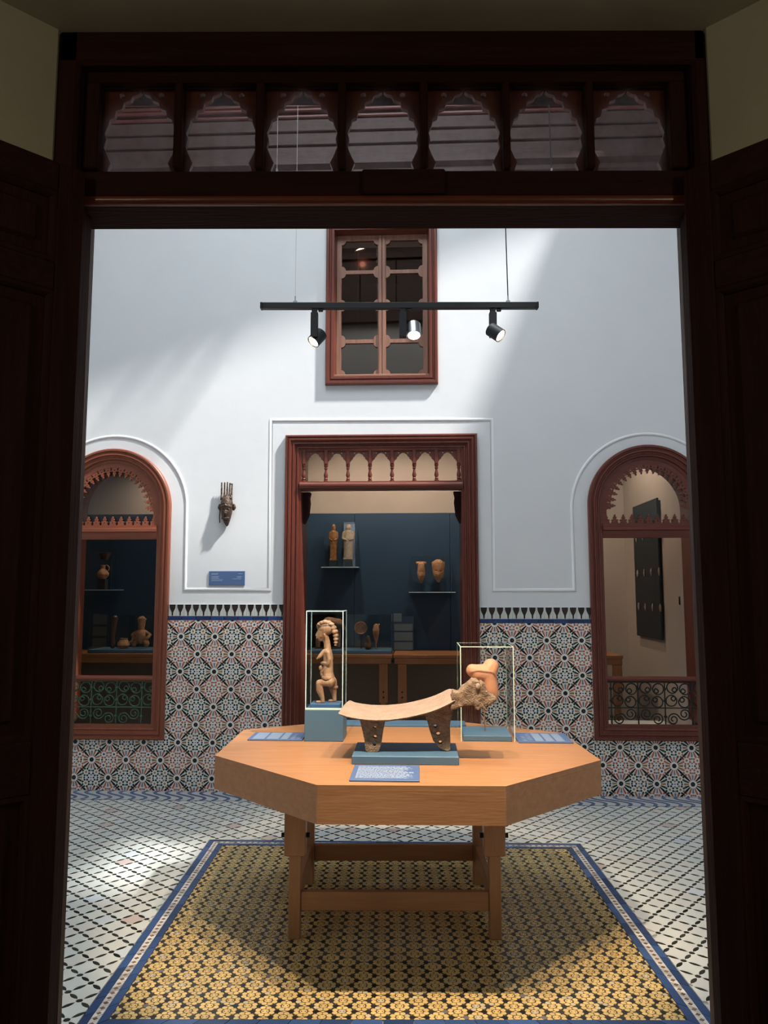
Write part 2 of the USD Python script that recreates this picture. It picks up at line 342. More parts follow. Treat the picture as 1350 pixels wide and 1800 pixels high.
part(d2, 'rail', xz(sbox(JL, 2.302, JR, 2.372), -.012, .05), 'redwood_x')
part(d2, 'rail_nosing', rot(moved(tube([(JL - .01, 0, 0), (JR + .01, 0, 0)], .033, 14), (0, -.004, 2.338)), 0, (0, 0, 1)), 'redwood_x', smooth=40)
part(d2, 'header_board', rbox(JL, JR, .01, .045, 2.636, 2.66, .002), 'redwood_x')
part(d2, 'header_bead', rbox(JL, JR, -.006, .012, 2.632, 2.652, .005), 'redwood_x')
bp = (JR - JL - .036) / 7
for i in range(8):
    u = JL + .018 + i * bp
    prof = [(0, 0), (.017, 0), (.017, .012), (.010, .016), (.015, .024), (.010, .032), (.012, .036), (.017, .052), (.013, .070), (.009, .085), (.009, .100), (.014, .104), (.014, .110), (.009, .114), (.015, .124), (.016, .140), (0, .140)]
    part(d2, 'baluster', moved(lathe(prof, 16), (u, .018, 2.371)), 'redwood_z', smooth=40)
    part(d2, 'pilaster', rbox(u - .014, u + .014, -.002, .035, 2.511, 2.640, .004), 'redwood_z')
    if i < 7:
        a, b, m_ = u + .012, u + bp - .012, u + bp / 2; w = (b - a) / 2
        arc = [(a, 2.515), (a + .06 * w, 2.532), (a + .20 * w, 2.546), (a + .32 * w, 2.552), (a + .38 * w, 2.566), (a + .54 * w, 2.575), (a + .60 * w, 2.587), (a + .78 * w, 2.596), (m_, 2.604)]
        arc = arc + [(2 * m_ - x, z) for x, z in arc[-2::-1]]
        pl = Polygon([(a, 2.64)] + arc + [(b, 2.64)]); pl = pl.buffer(0)
        for dx, dz in ((0, .018), (-.48 * w, -.004), (.48 * w, -.004)): pl = pl.difference(Point(m_ + dx, 2.604 + dz).buffer(.0055, 6))
        part(d2, 'arch_panel', xz(pl, .012, .026), 'redwood_x')
for s, u in ((1, JL), (-1, JR)):
    pl = Polygon([(u, 2.302), (u + s * .055, 2.302), (u + s * .045, 2.26), (u + s * .05, 2.22), (u + s * .04, 2.12), (u + s * .012, 2.06), (u, 2.05)])
    part(d2, 'corbel', xz(pl if s > 0 else Polygon(list(pl.exterior.coords)[::-1]), .10, .20), 'darkwood_z')

# ------------------------------------------------------------------ arched windows with fretted edges and iron grilles
def leafy(w, h):
    """fretted tooth, pointing up from z = 0"""
    half = [(.5, 0), (.5, .06), (.36, .10), (.40, .20), (.30, .28), (.44, .36), (.36, .46), (.20, .46), (.14, .56), (.24, .64), (.16, .74), (.08, .76), (.10, .88), (0, 1.0)]
    p = Polygon([(a * w, b * h) for a, b in half] + [(-a * w, b * h) for a, b in half[-2::-1]]).buffer(0)
    return p.difference(Point(0, .30 * h).buffer(.07 * w, 6)).difference(Point(0, .60 * h).buffer(.05 * w, 5))
def arch_window(name, label, c, r, sill, grain='archwood'):
    t = wthing(name, label, 'window', c, 0, 0, kind='structure')
    outer = [(-r, sill), (-r, SPR)] + [(-r * math.cos(a), SPR + r * math.sin(a)) for a in np.linspace(0, math.pi, 48)[1:-1]] + [(r, SPR), (r, sill)]
    pf = [(0, .02), (0, -.034), (.008, -.044), (.020, -.044), (.024, -.032), (.034, -.030), (.040, -.038), (.052, -.038), (.058, -.026), (.070, -.022), (.076, -.028), (.086, -.024), (.092, -.008), (.112, -.004), (.112, .02)]
    part(t, 'window_frame', mold(outer, pf, closed=True), grain + '_z', smooth=30)
    i = r - .112
    part(t, 'jamb_lining', [box(-i - .03, -i, .021, .36, sill + .1, SPR), box(i, i + .03, .021, .36, sill + .1, SPR), box(-i, i, .021, .36, sill + .02, sill + .05)], grain + '_z')
    rg = Polygon([(-(i + .03) * math.cos(a), SPR + (i + .03) * math.sin(a)) for a in np.linspace(0, math.pi, 40)] + [((i) * math.cos(a), SPR + (i) * math.sin(a)) for a in np.linspace(0, math.pi, 40)])
    part(t, 'arch_lining', xz(rg.buffer(0), .021, .36), grain + '_x')
    part(t, 'transom', mold([(-i, 2.03), (i, 2.03)], [(0, .03), (0, -.012), (.02, -.012), (.026, -.024), (.05, -.024), (.056, -.014), (.08, -.012), (.11, -.002), (.11, .03)]), grain + '_x', smooth=30)
    # curved tympanum board carrying the teeth
    ro, ri = i + .004, i - .035
    ring = Polygon([(-ro * math.cos(a), SPR + ro * math.sin(a)) for a in np.linspace(0, math.pi, 48)] + [(ri * math.cos(a), SPR + ri * math.sin(a)) for a in np.linspace(0, math.pi, 48)]).buffer(0)
    ring = union_all([ring, sbox(-ro, 2.03, -ri, SPR), sbox(ri, 2.03, ro, SPR)])
    part(t, 'fretted_ring', xz(ring, 0, .022), grain + '_x')
    tooth = leafy(.062, .075)
    for a in np.linspace(0, math.pi, 19):
        q = affinity.translate(affinity.rotate(affinity.translate(tooth, 0, 0), math.degrees(a) + 90, origin=(0, 0)), ri * math.cos(a), SPR + ri * math.sin(a))
        part(t, 'fretted_tooth', xz(q, 0.002, .018), grain + '_x')
    n = 11
    for k in range(n):
        part(t, 'fretted_tooth', xz(affinity.translate(tooth, -i + (k + .5) * 2 * i / n, 2.029), 0.002, .018), grain + '_x')
    gl = Polygon([(-i * math.cos(a), SPR + i * math.sin(a)) for a in np.linspace(0, math.pi, 40)] + [(i, 2.02), (-i, 2.02)])
    part(t, 'pane', xz(gl, .030, .034), 'tymp_glass')
    part(t, 'hand_rail', moved(tube([(-i - .02, 0, 0), (i + .02, 0, 0)], .021, 12), (0, .03, .838 if c < 0 else .85)), grain + '_x', smooth=40)
    return i
iL = arch_window('window_1', 'arched window left of the doorway in pale red wood, blue room behind', WLc, WLr, .380)
iR = arch_window('window_2', 'arched window right of the doorway in dark red wood, beige room behind', WRc, WRr, .405, 'redwood')
def curve(kap, ds, h0=0.0):
    h = h0 + np.cumsum(kap * ds); x = np.cumsum(np.cos(h) * ds); y = np.cumsum(np.sin(h) * ds); return np.c_[x, y]
def cscroll(R, flip=False, open_=2.6, turns=4.4):
    n = 26; s = np.linspace(0, 1, n); ds = R * (open_ + turns * .36) / n
    kap = 1 / (R * (1 - .78 * np.clip((s - .45) / .55, 0, 1) ** .9)); a = curve(kap, ds); b = a * [-1, 1]
    return np.vstack([b[::-1], a])
def sscroll(R):
    th = np.linspace(-3.3 * math.pi, 0, 34); r = R * (.24 + .76 * (th - th[0]) / -th[0]); a = np.c_[-R + r * np.cos(th), r * np.sin(th)]
    q = np.vstack([a, -a[-2::-1]]); c_, s_ = math.cos(.45), math.sin(.45); return q @ np.array([[c_, s_], [-s_, c_]]).T
def grille(name, label, c, half, z0, z1, m, group=None):
    t = wthing(name, label, 'grille', c, .035, z0)
    hgt = z1 - z0; zm = hgt * .40; rr = .0048; pitch = .2
    us = [-half + .035 + k * pitch for k in range(0, 5) if -half + .035 + k * pitch < half]
    for u in us: part(t, 'upright', box(u - .004, u + .004, -.004, .004, 0, hgt), m)
    for z in (.004, zm, hgt - .004): part(t, 'cross_bar', box(-half, half, -.005, .005, z - .004, z + .004), m)
    RC = .043; cs = cscroll(RC); cs = cs - cs[len(cs) // 2]
    ss = sscroll(.046)
    for u in us:
        for dx in (-1, 1):
            cx = u + pitch / 2
            if cx + dx * .05 > half - .03: continue
            for dz in (-1, 1):
                ang = math.atan2(dz, dx) + math.pi / 2; R2 = np.array([[math.cos(ang), -math.sin(ang)], [math.sin(ang), math.cos(ang)]])
                p = cs @ R2.T + [cx + dx * (.046 + RC * .707), zm + (hgt - zm) / 2 + dz * ((hgt - zm) / 4 - .002 + RC * .707)]
                part(t, 'scroll', tube(np.c_[p[:, 0], np.zeros(len(p)), p[:, 1]], rr, 6), m, smooth=50)
        cx = u + pitch / 2
        if cx + .06 < half:
            p = ss * ([1, 1] if us.index(u) % 2 else [1, -1]); p = p + [cx, zm / 2]
            part(t, 'scroll', tube(np.c_[p[:, 0], np.zeros(len(p)), p[:, 1]], rr, 6), m, smooth=50)
        for z in (zm + (hgt - zm) * .27, zm + (hgt - zm) * .73, zm * .5): part(t, 'collar', rbox(u - .011, u + .011, -.008, .008, z - .008, z + .008, .002), m)
grille('iron_grille', 'green wrought iron scroll grille in the left arched window', WLc, iL, .481, .82, 'iron_green')
grille('iron_grille', 'black wrought iron scroll grille in the right arched window', WRc, iR, .507, .83, 'iron_black')

# ------------------------------------------------------------------ upper window
w3 = wthing('window_3', 'upper wooden casement window of eight small panes with notched corners', 'window', -.041, 0, 3.146, kind='structure')
wa, wh = .449, 1.352
part(w3, 'window_frame', mold([(-wa, 0), (-wa, wh), (wa, wh), (wa, 0)], [(0, .02), (0, -.03), (.008, -.042), (.024, -.042), (.03, -.03), (.04, -.028), (.046, -.036), (.066, -.034), (.072, -.01), (.080, .06), (.080, .10), (0, .10)], closed=True), 'redwood_z', smooth=30)
oi = wa - .08
for s in (-1, 1):
    x0, x1 = (-oi, -.001) if s < 0 else (.001, oi)
    sash = sbox(x0, .08, x1, wh - .08); gx0, gx1 = (x0 + .038, x1 - .032) if s < 0 else (x0 + .032, x1 - .038)
    zs = [(.105, .362), (.393, .665), (.692, .945), (.975, 1.228)]
    holes = []
    for a, b in zs:
        q = sbox(gx0, a, gx1, b); n_ = .035
        for cx in (gx0, gx1):
            for cz in (a, b):
                q = q.difference(Point(cx, cz).buffer(n_, 8)); q = q.difference(sbox(cx - n_ * .55, cz - n_ * 1.25, cx + n_ * .55, cz + n_ * 1.25) if 0 else Point(cx, cz).buffer(n_ * .8, 4))
        holes.append(q)
    part(w3, 'sash', xz(sash.difference(union_all(holes)), .045, .08), 'sashwood_z')
    for a, b in zs: part(w3, 'pane', box(gx0 - .005, gx1 + .005, .060, .064, a - .005, b + .005), 'window_glass')
    part(w3, 'sash_stile', rbox(-.028 if s < 0 else .002, -.002 if s < 0 else .028, .034, .05, .085, wh - .085, .003), 'sashwood_z')
part(w3, 'sill_bead', rbox(-wa + .02, wa - .02, -.02, .05, .062, .085, .004), 'sashwood_x')
# dim upstairs room behind that window
up = wthing('wall_upstairs', 'dim brown upstairs room seen through the upper window', 'room', -.04, .36, 3.2, kind='structure')
part(up, 'back_wall', box(-1.2, 1.2, 1.6, 1.65, -.04, 2.2), 'beige'); part(up, 'ceiling_boards', box(-1.2, 1.2, 0.005, 1.6, 1.75, 1.8), 'gallerywood_x')
part(up, 'side_wall', box(-1.25, -1.2, 0.005, 1.65, -.04, 2.2), 'beige'); part(up, 'side_wall', box(1.2, 1.25, 0.005, 1.65, -.04, 2.2), 'beige'); part(up, 'floor_boards', box(-1.2, 1.2, 0.005, 1.6, -.045, 0), 'gallerywood_x')
part(up, 'dark_beam', box(-1.2, 1.2, .5, .75, 1.25, 1.75), 'darkwood_x')

ul = wthing('spotlight', 'pale spotlight glowing upstairs behind the top left pane of the upper window', 'spotlight', *atw(634, 446, .9)[:1], .9, atw(634, 446, .9)[1])
part(ul, 'driver_box', rbox(-.115, -.075, -.03, .03, -.01, .15, .003), 'artifact_pale')
uh = lathe([(0, -.05), (.055, -.05), (.06, -.045), (.06, .05), (.055, .05), (.05, .035), (0, .035)], 24); uz = trimesh.geometry.align_vectors([0, 0, 1], np.array([.25, -.35, -1.0]) / np.linalg.norm([.25, -.35, -1])); uh.apply_transform(uz); uh.apply_translation((-.01, 0, .05)); part(ul, 'lamp_head', uh, 'artifact_pale', smooth=40)
um_ = lathe([(0, .036), (.048, .036), (.048, .042), (0, .042)], 20); um_.apply_transform(uz); um_.apply_translation((-.01, 0, .05)); part(ul, 'lens', um_, 'lens')
part(ul, 'stem', tube([(-.095, 0, .15), (-.095, 0, .62)], .006, 8), 'artifact_pale')
l_ = light('SphereLight', f'{ul.GetName()}/light', np.array([.02, -.06, -.12]), np.array([.3, -.4, -1.0]), (1, .8, .6), 15.0, Radius=.03)
# ------------------------------------------------------------------ upper gallery front of wood above the white wall
ug = wthing('trim_1', 'brown wooden gallery front above the white courtyard wall', 'gallery', 0, 0, TOPW, kind='structure')
part(ug, 'cornice', mold([(-3.4, .30), (3.6, .30)], [(0, .3), (0, -.16), (.05, -.16), (.08, -.12), (.12, -.12), (.15, -.08), (.22, -.06), (.25, -.02), (.30, -.02), (.30, .3)]), 'gallerywood_x', smooth=30)
for k in range(14):
    part(ug, 'board', rbox(-3.4 + k * .5, -2.905 + k * .5, -.05, .02, .30, 1.05, .006), 'gallerywood_z')
part(ug, 'hand_rail', mold([(-3.4, 1.16), (3.6, 1.16)], [(0, .08), (0, -.12), (.05, -.12), (.08, -.08), (.11, -.08), (.11, .08)]), 'gallerywood_x', smooth=30)
for z_ in (.30, .46, .58): part(ug, 'board', rbox(-3.4, 3.6, -.075, -.0505, z_ + .006, z_ + (.15 if z_ < .4 else .11), .006), 'gallerywood_x')
for z_, d_ in ((.70, .03), (.745, .05), (.79, .035), (.85, .02)): part(ug, 'moulding', rbox(-3.4, 3.6, -.052 - d_, -.0505, z_, z_ + .03, .008), 'redwood_x')
part(ug, 'backing', box(-3.4, 3.6, .10, .3, .3, 1.92), 'gallerywood_x')

# ------------------------------------------------------------------ roof with openings for the sun, and the other courtyard walls
def sunmap(u, z): return (u + sun_k * (ROOF - z), -sun_m * (ROOF - z))
beam = Polygon([sunmap(1.36, 4.47), sunmap(-2.7, 2.9), sunmap(-2.7, 1.9), sunmap(.0, 1.2), sunmap(-.75, 1.3)]).convex_hull
bars = union_all([sbox(x, -4, x + .05, 0) for x in (.25, .50, .75)] )
fp = [(q[0] + sun_k * ROOF, q[1] - sun_m * ROOF) for q in ((-1.42, -1.12), (-1.12, -1.12), (-1.10, -1.75), (-1.25, -2.15), (-1.5, -1.9))]
ce = wthing('ceiling', 'courtyard roof with a narrow opening to the sun', 'ceiling', 0, 0, ROOF, kind='structure')
rf = sbox(-3.4, -4.6, 3.6, .4).difference(beam.difference(bars)).difference(Polygon(fp).convex_hull)
q = ext(rf, .05); part(ce, 'roof_slab', q, 'plaster')
wlft = wthing('wall_left', 'white left wall of the courtyard', 'wall', -3.05, 0, 0, kind='structure'); part(wlft, 'plaster', box(-.2, 0, -4.1, -.001, 0, ROOF), 'plaster')
wrgt = wthing('wall_right', 'white right wall of the courtyard', 'wall', 3.25, 0, 0, kind='structure'); part(wrgt, 'plaster', box(0, .2, -4.3, -.001, 0, ROOF), 'plaster')

# ------------------------------------------------------------------ near wall, its splayed recess and the camera's room
YF = 1.55
FL, FR, FT = -.724, .702, 2.735
ap = .06
wf = thing('wall_front', 'dim plaster wall with the splayed recess around the dark wooden doorway', 'wall', kind='structure')
part(wf, 'plaster', [box(-3.3, -.82, 1.66, 1.86, 0, ROOF), box(.80, 3.4, 1.66, 1.86, 0, ROOF), box(-.82, .80, 1.66, 1.86, FT + .12, ROOF)], 'plaster')
def prism(pts, z0, z1): v, f = fan(pts, z0, z1); return trimesh.convex.convex_hull(v)
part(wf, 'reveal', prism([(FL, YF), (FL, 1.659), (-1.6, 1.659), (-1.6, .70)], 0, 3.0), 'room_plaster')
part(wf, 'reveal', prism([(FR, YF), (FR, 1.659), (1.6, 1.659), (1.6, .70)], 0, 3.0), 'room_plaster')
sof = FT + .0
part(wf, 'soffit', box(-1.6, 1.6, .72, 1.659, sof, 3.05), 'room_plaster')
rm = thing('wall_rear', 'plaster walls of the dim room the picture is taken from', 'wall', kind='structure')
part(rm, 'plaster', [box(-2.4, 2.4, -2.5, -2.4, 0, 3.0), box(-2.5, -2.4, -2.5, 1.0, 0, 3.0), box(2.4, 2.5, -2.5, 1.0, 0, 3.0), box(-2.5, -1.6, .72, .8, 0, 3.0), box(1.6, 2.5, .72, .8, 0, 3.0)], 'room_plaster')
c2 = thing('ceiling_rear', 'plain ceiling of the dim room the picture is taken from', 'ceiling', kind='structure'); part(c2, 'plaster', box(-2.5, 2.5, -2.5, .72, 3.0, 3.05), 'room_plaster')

og = thing('trim_2', 'brown wooden gallery front high on the near side of the courtyard', 'gallery', (0, 1.86, 5.17), kind='structure')
for k in range(13): part(og, 'board', rbox(-3.2 + k * .5, -2.705 + k * .5, .001, .05, 0, 1.42, .006), 'gallerywood_z')
part(og, 'rail', rbox(-3.2, 3.3, .05, .09, .9, 1.0, .006), 'gallerywood_x'); part(og, 'rail', rbox(-3.2, 3.3, .05, .09, .0, .12, .006), 'gallerywood_x')
# dark doorway around the view
d1 = thing('door_1', 'dark wooden doorway frame with a glazed transom of seven scalloped arches', 'doorway', kind='structure')
YB = 1.70
def P2(px, py, y): q = at(px, py, y); return q[0], q[2]
xl, zc = P2(162, 371, YB); xr, _ = P2(1194, 369, YB)
part(d1, 'stile', rbox(FL, -.674, YF, 1.66, 0, FT, .008), 'darkwood_z'); part(d1, 'stile', rbox(.668, FR, YF, 1.66, 0, FT, .008), 'darkwood_z')
part(d1, 'jamb', box(-.82, xl, 1.661, YB, 0, 2.86), 'darkwood_z'); part(d1, 'jamb', box(xr, .80, 1.661, YB, 0, 2.86), 'darkwood_z')
part(d1, 'head_lining', box(xl, xr, 1.661, YB, 2.76, 2.86), 'darkwood_x')
part(d1, 'jamb_bead', rbox(xl - .012, xl + .001, YB - .006, YB + .02, 0, 2.45, .003), 'gallerywood_z'); part(d1, 'jamb_bead', rbox(xr - .001, xr + .012, YB - .006, YB + .02, 0, 2.45, .003), 'gallerywood_z')
part(d1, 'header', rbox(FL, FR, YF, 1.66, 2.655, FT, .008), 'darkwood_x')
part(d1, 'header_fillet', box(-.673, .667, 1.60, 1.66, 2.630, 2.656), 'darkwood_x')
zr0, zr1 = P2(680, 345, YF)[1], P2(680, 299, YF)[1]
part(d1, 'transom_rail', rbox(-.673, .667, YF, 1.66, zr0, zr1, .004), 'darkwood_x')
part(d1, 'rail_block', rbox(P2(637, 320, YF)[0], P2(782, 320, YF)[0], YF - .012, YF + .01, zr0 + .003, zr1 - .003, .003), 'darkwood_x')
part(d1, 'rail_nosing', rot(tube([(-.655, YF + .01, zr0 - .004), (.645, YF + .01, zr0 - .004)], .011, 10), 0, (0, 0, 1)), 'redwood_x', smooth=40)
part(d1, 'lintel', box(-.70, .69, 1.60, YB, zc + .008, zr0 + .002), 'darkwood_x'); part(d1, 'lintel_edge', rbox(-.70, .69, 1.655, YB, zc, zc + .012, .003), 'darkwood_x')
YG = 1.60
cols = [(176, 307), (321, 450), (465, 594), (608, 738), (752, 883), (896, 1029), (1043, 1176)]
xs = [(P2(a, 300, YG)[0], P2(b, 300, YG)[0]) for a, b in cols]
zg0, zg1 = P2(680, 300, YG)[1] - .004, P2(680, 128, YG)[1]
for k in range(8):
    a = -.673 if k == 0 else xs[k - 1][1]; b = .667 if k == 7 else xs[k][0]
    part(d1, 'muntin', rbox(a, b, YG - .02, YG + .035, zg0, 2.632, .003), 'darkwood_z')
part(d1, 'transom_head', rbox(-.673, .667, YG - .02, YG + .035, zg1, 2.632, .003), 'darkwood_x')
for a, b in xs:
    part(d1, 'pane', box(a - .004, b + .004, YG, YG + .004, zg0, zg1), 'dusty_glass')
    w, m_, hh = b - a, (a + b) / 2, zg1 - zg0
    L = [(-.50, -.02), (-.44, -.02), (-.42, .06), (-.385, .12), (-.44, .20), (-.485, .28), (-.46, .36), (-.485, .42), (-.44, .50), (-.42, .56), (-.36, .58), (-.34, .65), (-.26, .67), (-.24, .73), (-.15, .755), (-.12, .80), (-.05, .815), (0, .85)]
    op = L + [(-x, z) for x, z in L[-2::-1]]
    pl = sbox(a, zg0, b, zg1).difference(Polygon([(m_ + x * w, zg0 + z * hh) for x, z in op]).buffer(0))
    for dx, dz in ((0, .905), (-.27, .80), (.27, .80)): pl = pl.difference(Point(m_ + dx * w, zg0 + dz * hh).buffer(.0065, 8))
    part(d1, 'scalloped_panel', xz(pl, YG + .010, YG + .022), 'redwood_x')
# the two open leaves
def leaf(name, label, hinge, s):
    t = thing(name, label, 'door leaf', (hinge[0], hinge[1], 0), math.pi * 1.25 if s < 0 else -math.pi * .25, kind='structure')
    wd, hgt, yy = .62, 2.384, (-.035, 0.0) if s < 0 else (0.0, .035)                  # local x runs from the hinge out along the leaf
    f0, f1 = yy; th = .035
    def P(x0, x1, z0, z1, n='rail', g='x'): part(t, n, rbox(x0, x1, f0, f1, z0, z1, .003), 'darkwood_' + g)
    P(0, .055, .01, hgt, 'stile', 'z'); P(wd - .055, wd, .01, hgt, 'stile', 'z')
    zz = [.01, .16, .50, .58, 1.05, 1.15, 2.10, 2.17, 2.31, hgt]
    for a, b in ((zz[0], .14), (.58, .68), (1.12, 1.22), (2.11, 2.17), (2.32, hgt)): P(.055, wd - .055, a, b)
    for a, b in ((.14, .58), (.68, 1.12), (1.22, 2.11), (2.17, 2.32)):
        part(t, 'panel', box(.05, wd - .05, f0 + .012, f1 - .012, a - .005, b + .005), 'darkwood_z')
        part(t, 'raised_field', rbox(.055 + .035, wd - .09, f0 + .004, f1 - .004, a + .035, b - .035, .007), 'darkwood_z')
        part(t, 'panel_bead', mold([(.055, a), (.055, b), (wd - .055, b), (wd - .055, a)], [(0, f0 + .002), (.008, f0), (.014, f0 + .008), (.014, f1 - .008), (.008, f1), (0, f1 - .002)], closed=True), 'darkwood_z', smooth=30)
leaf('door_3', 'dark panelled door leaf standing open at the left edge', (at(151, 319, 1.52)[0], 1.52), -1)
leaf('door_4', 'dark panelled door leaf standing open at the right edge', (at(1200, 310, 1.52)[0], 1.52), 1)

# ------------------------------------------------------------------ the tiled floor
fl = thing('floor', 'courtyard floor of pale tiles with dark lens joints around a yellow mosaic', 'floor', kind='structure')
part(fl, 'bed', [box(-3.2, 3.4, 1.4, DW + .4, -.12, -.006)], 'floor_base')
wall_line = lambda x: DW + x * SP / CP
RUGO = [(-1.083, 2.760), (1.162, 2.760), (1.162, 4.758), (-1.083, 4.825)]
def inset(d): return Polygon(RUGO).buffer(-d, join_style='mitre')
rug = Polygon(RUGO)
BAND = .27
field = Polygon([(-2.75, 1.9), (2.75, 1.9), (2.75, wall_line(2.75) - BAND), (-2.75, wall_line(-2.75) - BAND)]).difference(rug.buffer(.001, join_style='mitre'))
NW = atz(142.6, 1607.7, 0)[:2]; PT = .0905; TH = math.radians(42.0)
ea, eb = np.array([math.cos(-TH), math.sin(-TH)]) * PT, np.array([math.cos(math.pi / 2 - TH), math.sin(math.pi / 2 - TH)]) * PT
def lens(p, q, l=.057, w=.0185):
    p, q = np.array(p), np.array(q); c = (p + q) / 2; d = (q - p) / np.linalg.norm(q - p); n = np.array([-d[1], d[0]])
    return [tuple(c + d * l / 2 * t + n * w / 2 * s) for t, s in ((-1, 0), (-.55, -.72), (0, -1), (.55, -.72), (1, 0), (.55, .72), (0, 1), (-.55, .72))]
unit = Polygon([(0, 0), tuple(ea), tuple(ea + eb), tuple(eb)]).buffer(-.0006)
cuts = [Polygon(lens(p, q)) for p, q in (((0, 0), ea), ((0, 0), eb), (ea, ea + eb), (eb, ea + eb))] + [Point(*p).buffer(.0122, 3) for p in ((0, 0), ea, eb, ea + eb)]
unit = unit.difference(union_all(cuts).buffer(.0006)); unit = max(geoms(unit), key=lambda g: g.area).simplify(.0004)
um = ext(unit, .008); um.vertices[:, 2] -= .008
TILE_C = [(.70, .735, .70), (.71, .73, .685), (.68, .725, .70), (.72, .735, .70), (.70, .70, .66), (.70, .73, .69)]
tiles, darks = [], []
inner = field.buffer(-.002)
for i in range(-60, 60):
    for j in range(-60, 60):
        o = NW + i * ea + j * eb; c = o + (ea + eb) / 2
        if not (-2.75 < c[0] < 2.75 and 2.2 < c[1] < 6.0): continue
        if field.contains(Point(*c).buffer(.066)): tiles.append((float(np.hypot(c[0], c[1])), o, None))
        elif field.intersects(Point(*c).buffer(.066)):
            g = affinity.translate(unit, *o).intersection(inner)
            gs = [q for q in geoms(g) if q.area > 1e-5]
            if gs: tiles.append((float(np.hypot(c[0], c[1])), o, gs))
        for pl in (lens(o, o + ea), lens(o, o + eb), ngon(o, .0125, 8)):
            if field.contains(Point(*np.mean(pl, axis=0)).buffer(.012)): darks.append(pl)
tiles.sort(key=lambda t: t[0])
def in_view(o): return abs(o[0] + .02) < o[1] * .418 and o[1] > 2.78
rest, nn = [], 0
for d, o, gs in tiles:
    m = moved(um, (o[0], o[1], 0)) if gs is None else cat([moved(ext(g, .008), (0, 0, -.008)) for g in gs])
    r_ = rng.random(); c = jig((.66, .72, .76), .05) if r_ < .025 else jig((.62, .52, .48), .05) if r_ < .04 else jig(rng.choice(TILE_C), .035)
    m.vertices[:, 2] += rng.uniform(-.0004, .0004)
    if nn < 300 and in_view(o): part(fl, 'tile', m, 'floor_tile', cd=np.tile(c, (len(m.vertices), 1))); nn += 1
    else: rest.append((m.vertices, m.faces, c))
m, cd = join(rest); part(fl, 'distant_tiles', m, 'floor_tile', cd=cd, kind='stuff')
m, cd = join([(*fan(p, -.007, -.0008), jig((.030, .034, .030), .5)) for p in darks]); part(fl, 'lens_inlay', m, 'floor_tile', cd=cd, kind='stuff', label='small dark lens and dot inlays between the pale tiles')
# blue and white border courses round the mosaic
i1, i2, i3 = inset(.033), inset(.066), inset(.099)
def course(a, b, name, col, step, gap=.001):
    A, B = np.array(a.exterior.coords)[:-1], np.array(b.exterior.coords)[:-1]
    B = np.array([B[np.argmin(((B - p) ** 2).sum(1))] for p in A]); out = []
    for k in range(4):
        p0, p1, q0, q1 = A[k], A[(k + 1) % 4], B[k], B[(k + 1) % 4]; n = max(int(np.linalg.norm(p1 - p0) / step), 1)
        for s in range(n):
            t0, t1 = s / n, (s + 1) / n - gap / np.linalg.norm(p1 - p0) * 1.5
            pts = [p0 + (p1 - p0) * t0, p0 + (p1 - p0) * t1, q0 + (q1 - q0) * t1, q0 + (q1 - q0) * t0]
            pg = Polygon(pts).buffer(-gap / 2, join_style='mitre')
            if pg.is_empty: continue
            pp = list(pg.exterior.coords)[:-1]; pp = pp if pg.exterior.is_ccw else pp[::-1]
            out.append((*fan(pp, -.008, rng.uniform(-.0005, .0003)), jig(col, .35)))
    return out
for v, f, c in course(rug, i1, 'x', (.040, .085, .21), .11) + course(i2, i3, 'x', (.040, .085, .21), .11):
    part(fl, 'border_tile', tm(v, f), 'floor_tile', cd=np.tile(c, (len(v), 1)))
m, cd = join(course(i1, i2, 'x', (.62, .60, .56), .034)); part(fl, 'white_course', m, 'floor_tile', cd=cd, kind='stuff')
L = []
mid = np.array(inset(.0495).exterior.coords)
for p, q in zip(mid[:-1], mid[1:]):
    n = int(np.linalg.norm(q - p) / .034)
    for s in range(n):
        c = p + (q - p) * (s + .5) / n; L.append((*fan(ngon(c, .0098, 4), -.002, .0006), jig((.20, .12, .09), .3)))
m, cd = join(L); part(fl, 'brown_inlay', m, 'floor_tile', cd=cd, kind='stuff')
# the yellow mosaic
part(fl, 'mosaic_bed', moved(ext(i3.buffer(-.0005), .006), (0, 0, -.0075)), 'grout')
sx, sy = .139, .0735; zone = i3.buffer(-.0012, join_style='mitre'); fls = []
def clip(pts, c, z1):
    pg = Polygon(pts)
    if zone.contains(pg): return [(*fan(pts, -.005, z1), c)]
    out = []
    for g in geoms(zone.intersection(pg)):
        pp = list(g.exterior.coords)[:-1]; out.append((*fan(pp if g.exterior.is_ccw else pp[::-1], -.005, z1), c))
    return out
Y0 = atz(257, 1731, 0)
for r in range(-40, 60):
    for k in range(-20, 20):
        x = Y0[0] + (k + (r % 2) * .5) * sx; y = Y0[1] + r * sy / 2
        if not zone.buffer(.05).contains(Point(x, y)): continue
        P, yb_ = [], jig((.66, .48, .20), .10)
        for i in range(9):
            a = math.pi / 8 + i * math.pi / 4; q = (x, y) if i == 8 else (x + .0276 * math.cos(a), y + .0246 * math.sin(a))
            yc = jig(yb_, .10) if rng.random() < .94 else jig((.56, .48, .32), .1)
            P += clip(ngon(q, .0103 if i < 8 else .0140, 7 if i < 8 else 8, a), yc, rng.uniform(-.0006, .0002))
        P += clip(ngon((x, y + sy / 2), .0060, 6), jig(yb_, .12), -.0003)
        for s in (-1, 1):
            P += clip(ngon((x + s * .0463, y), .0122, 8, 0, 1.05), jig((.026, .028, .028), .5) if rng.random() < .95 else (.16, .15, .16), -.0008)
            P += clip(ngon((x + s * sx / 4, y + sy / 4), .0052, 6), jig((.035, .028, .022), .4), -.0009)
            P += clip(ngon((x + s * .0070, y + .0), .0026, 4, 0, .8), jig((.05, .035, .025), .4), .0005)
        if P: fls.append((float(np.hypot(x, y)), (x, y), P))
fls.sort(key=lambda t: t[0]); rest, nn = [], 0
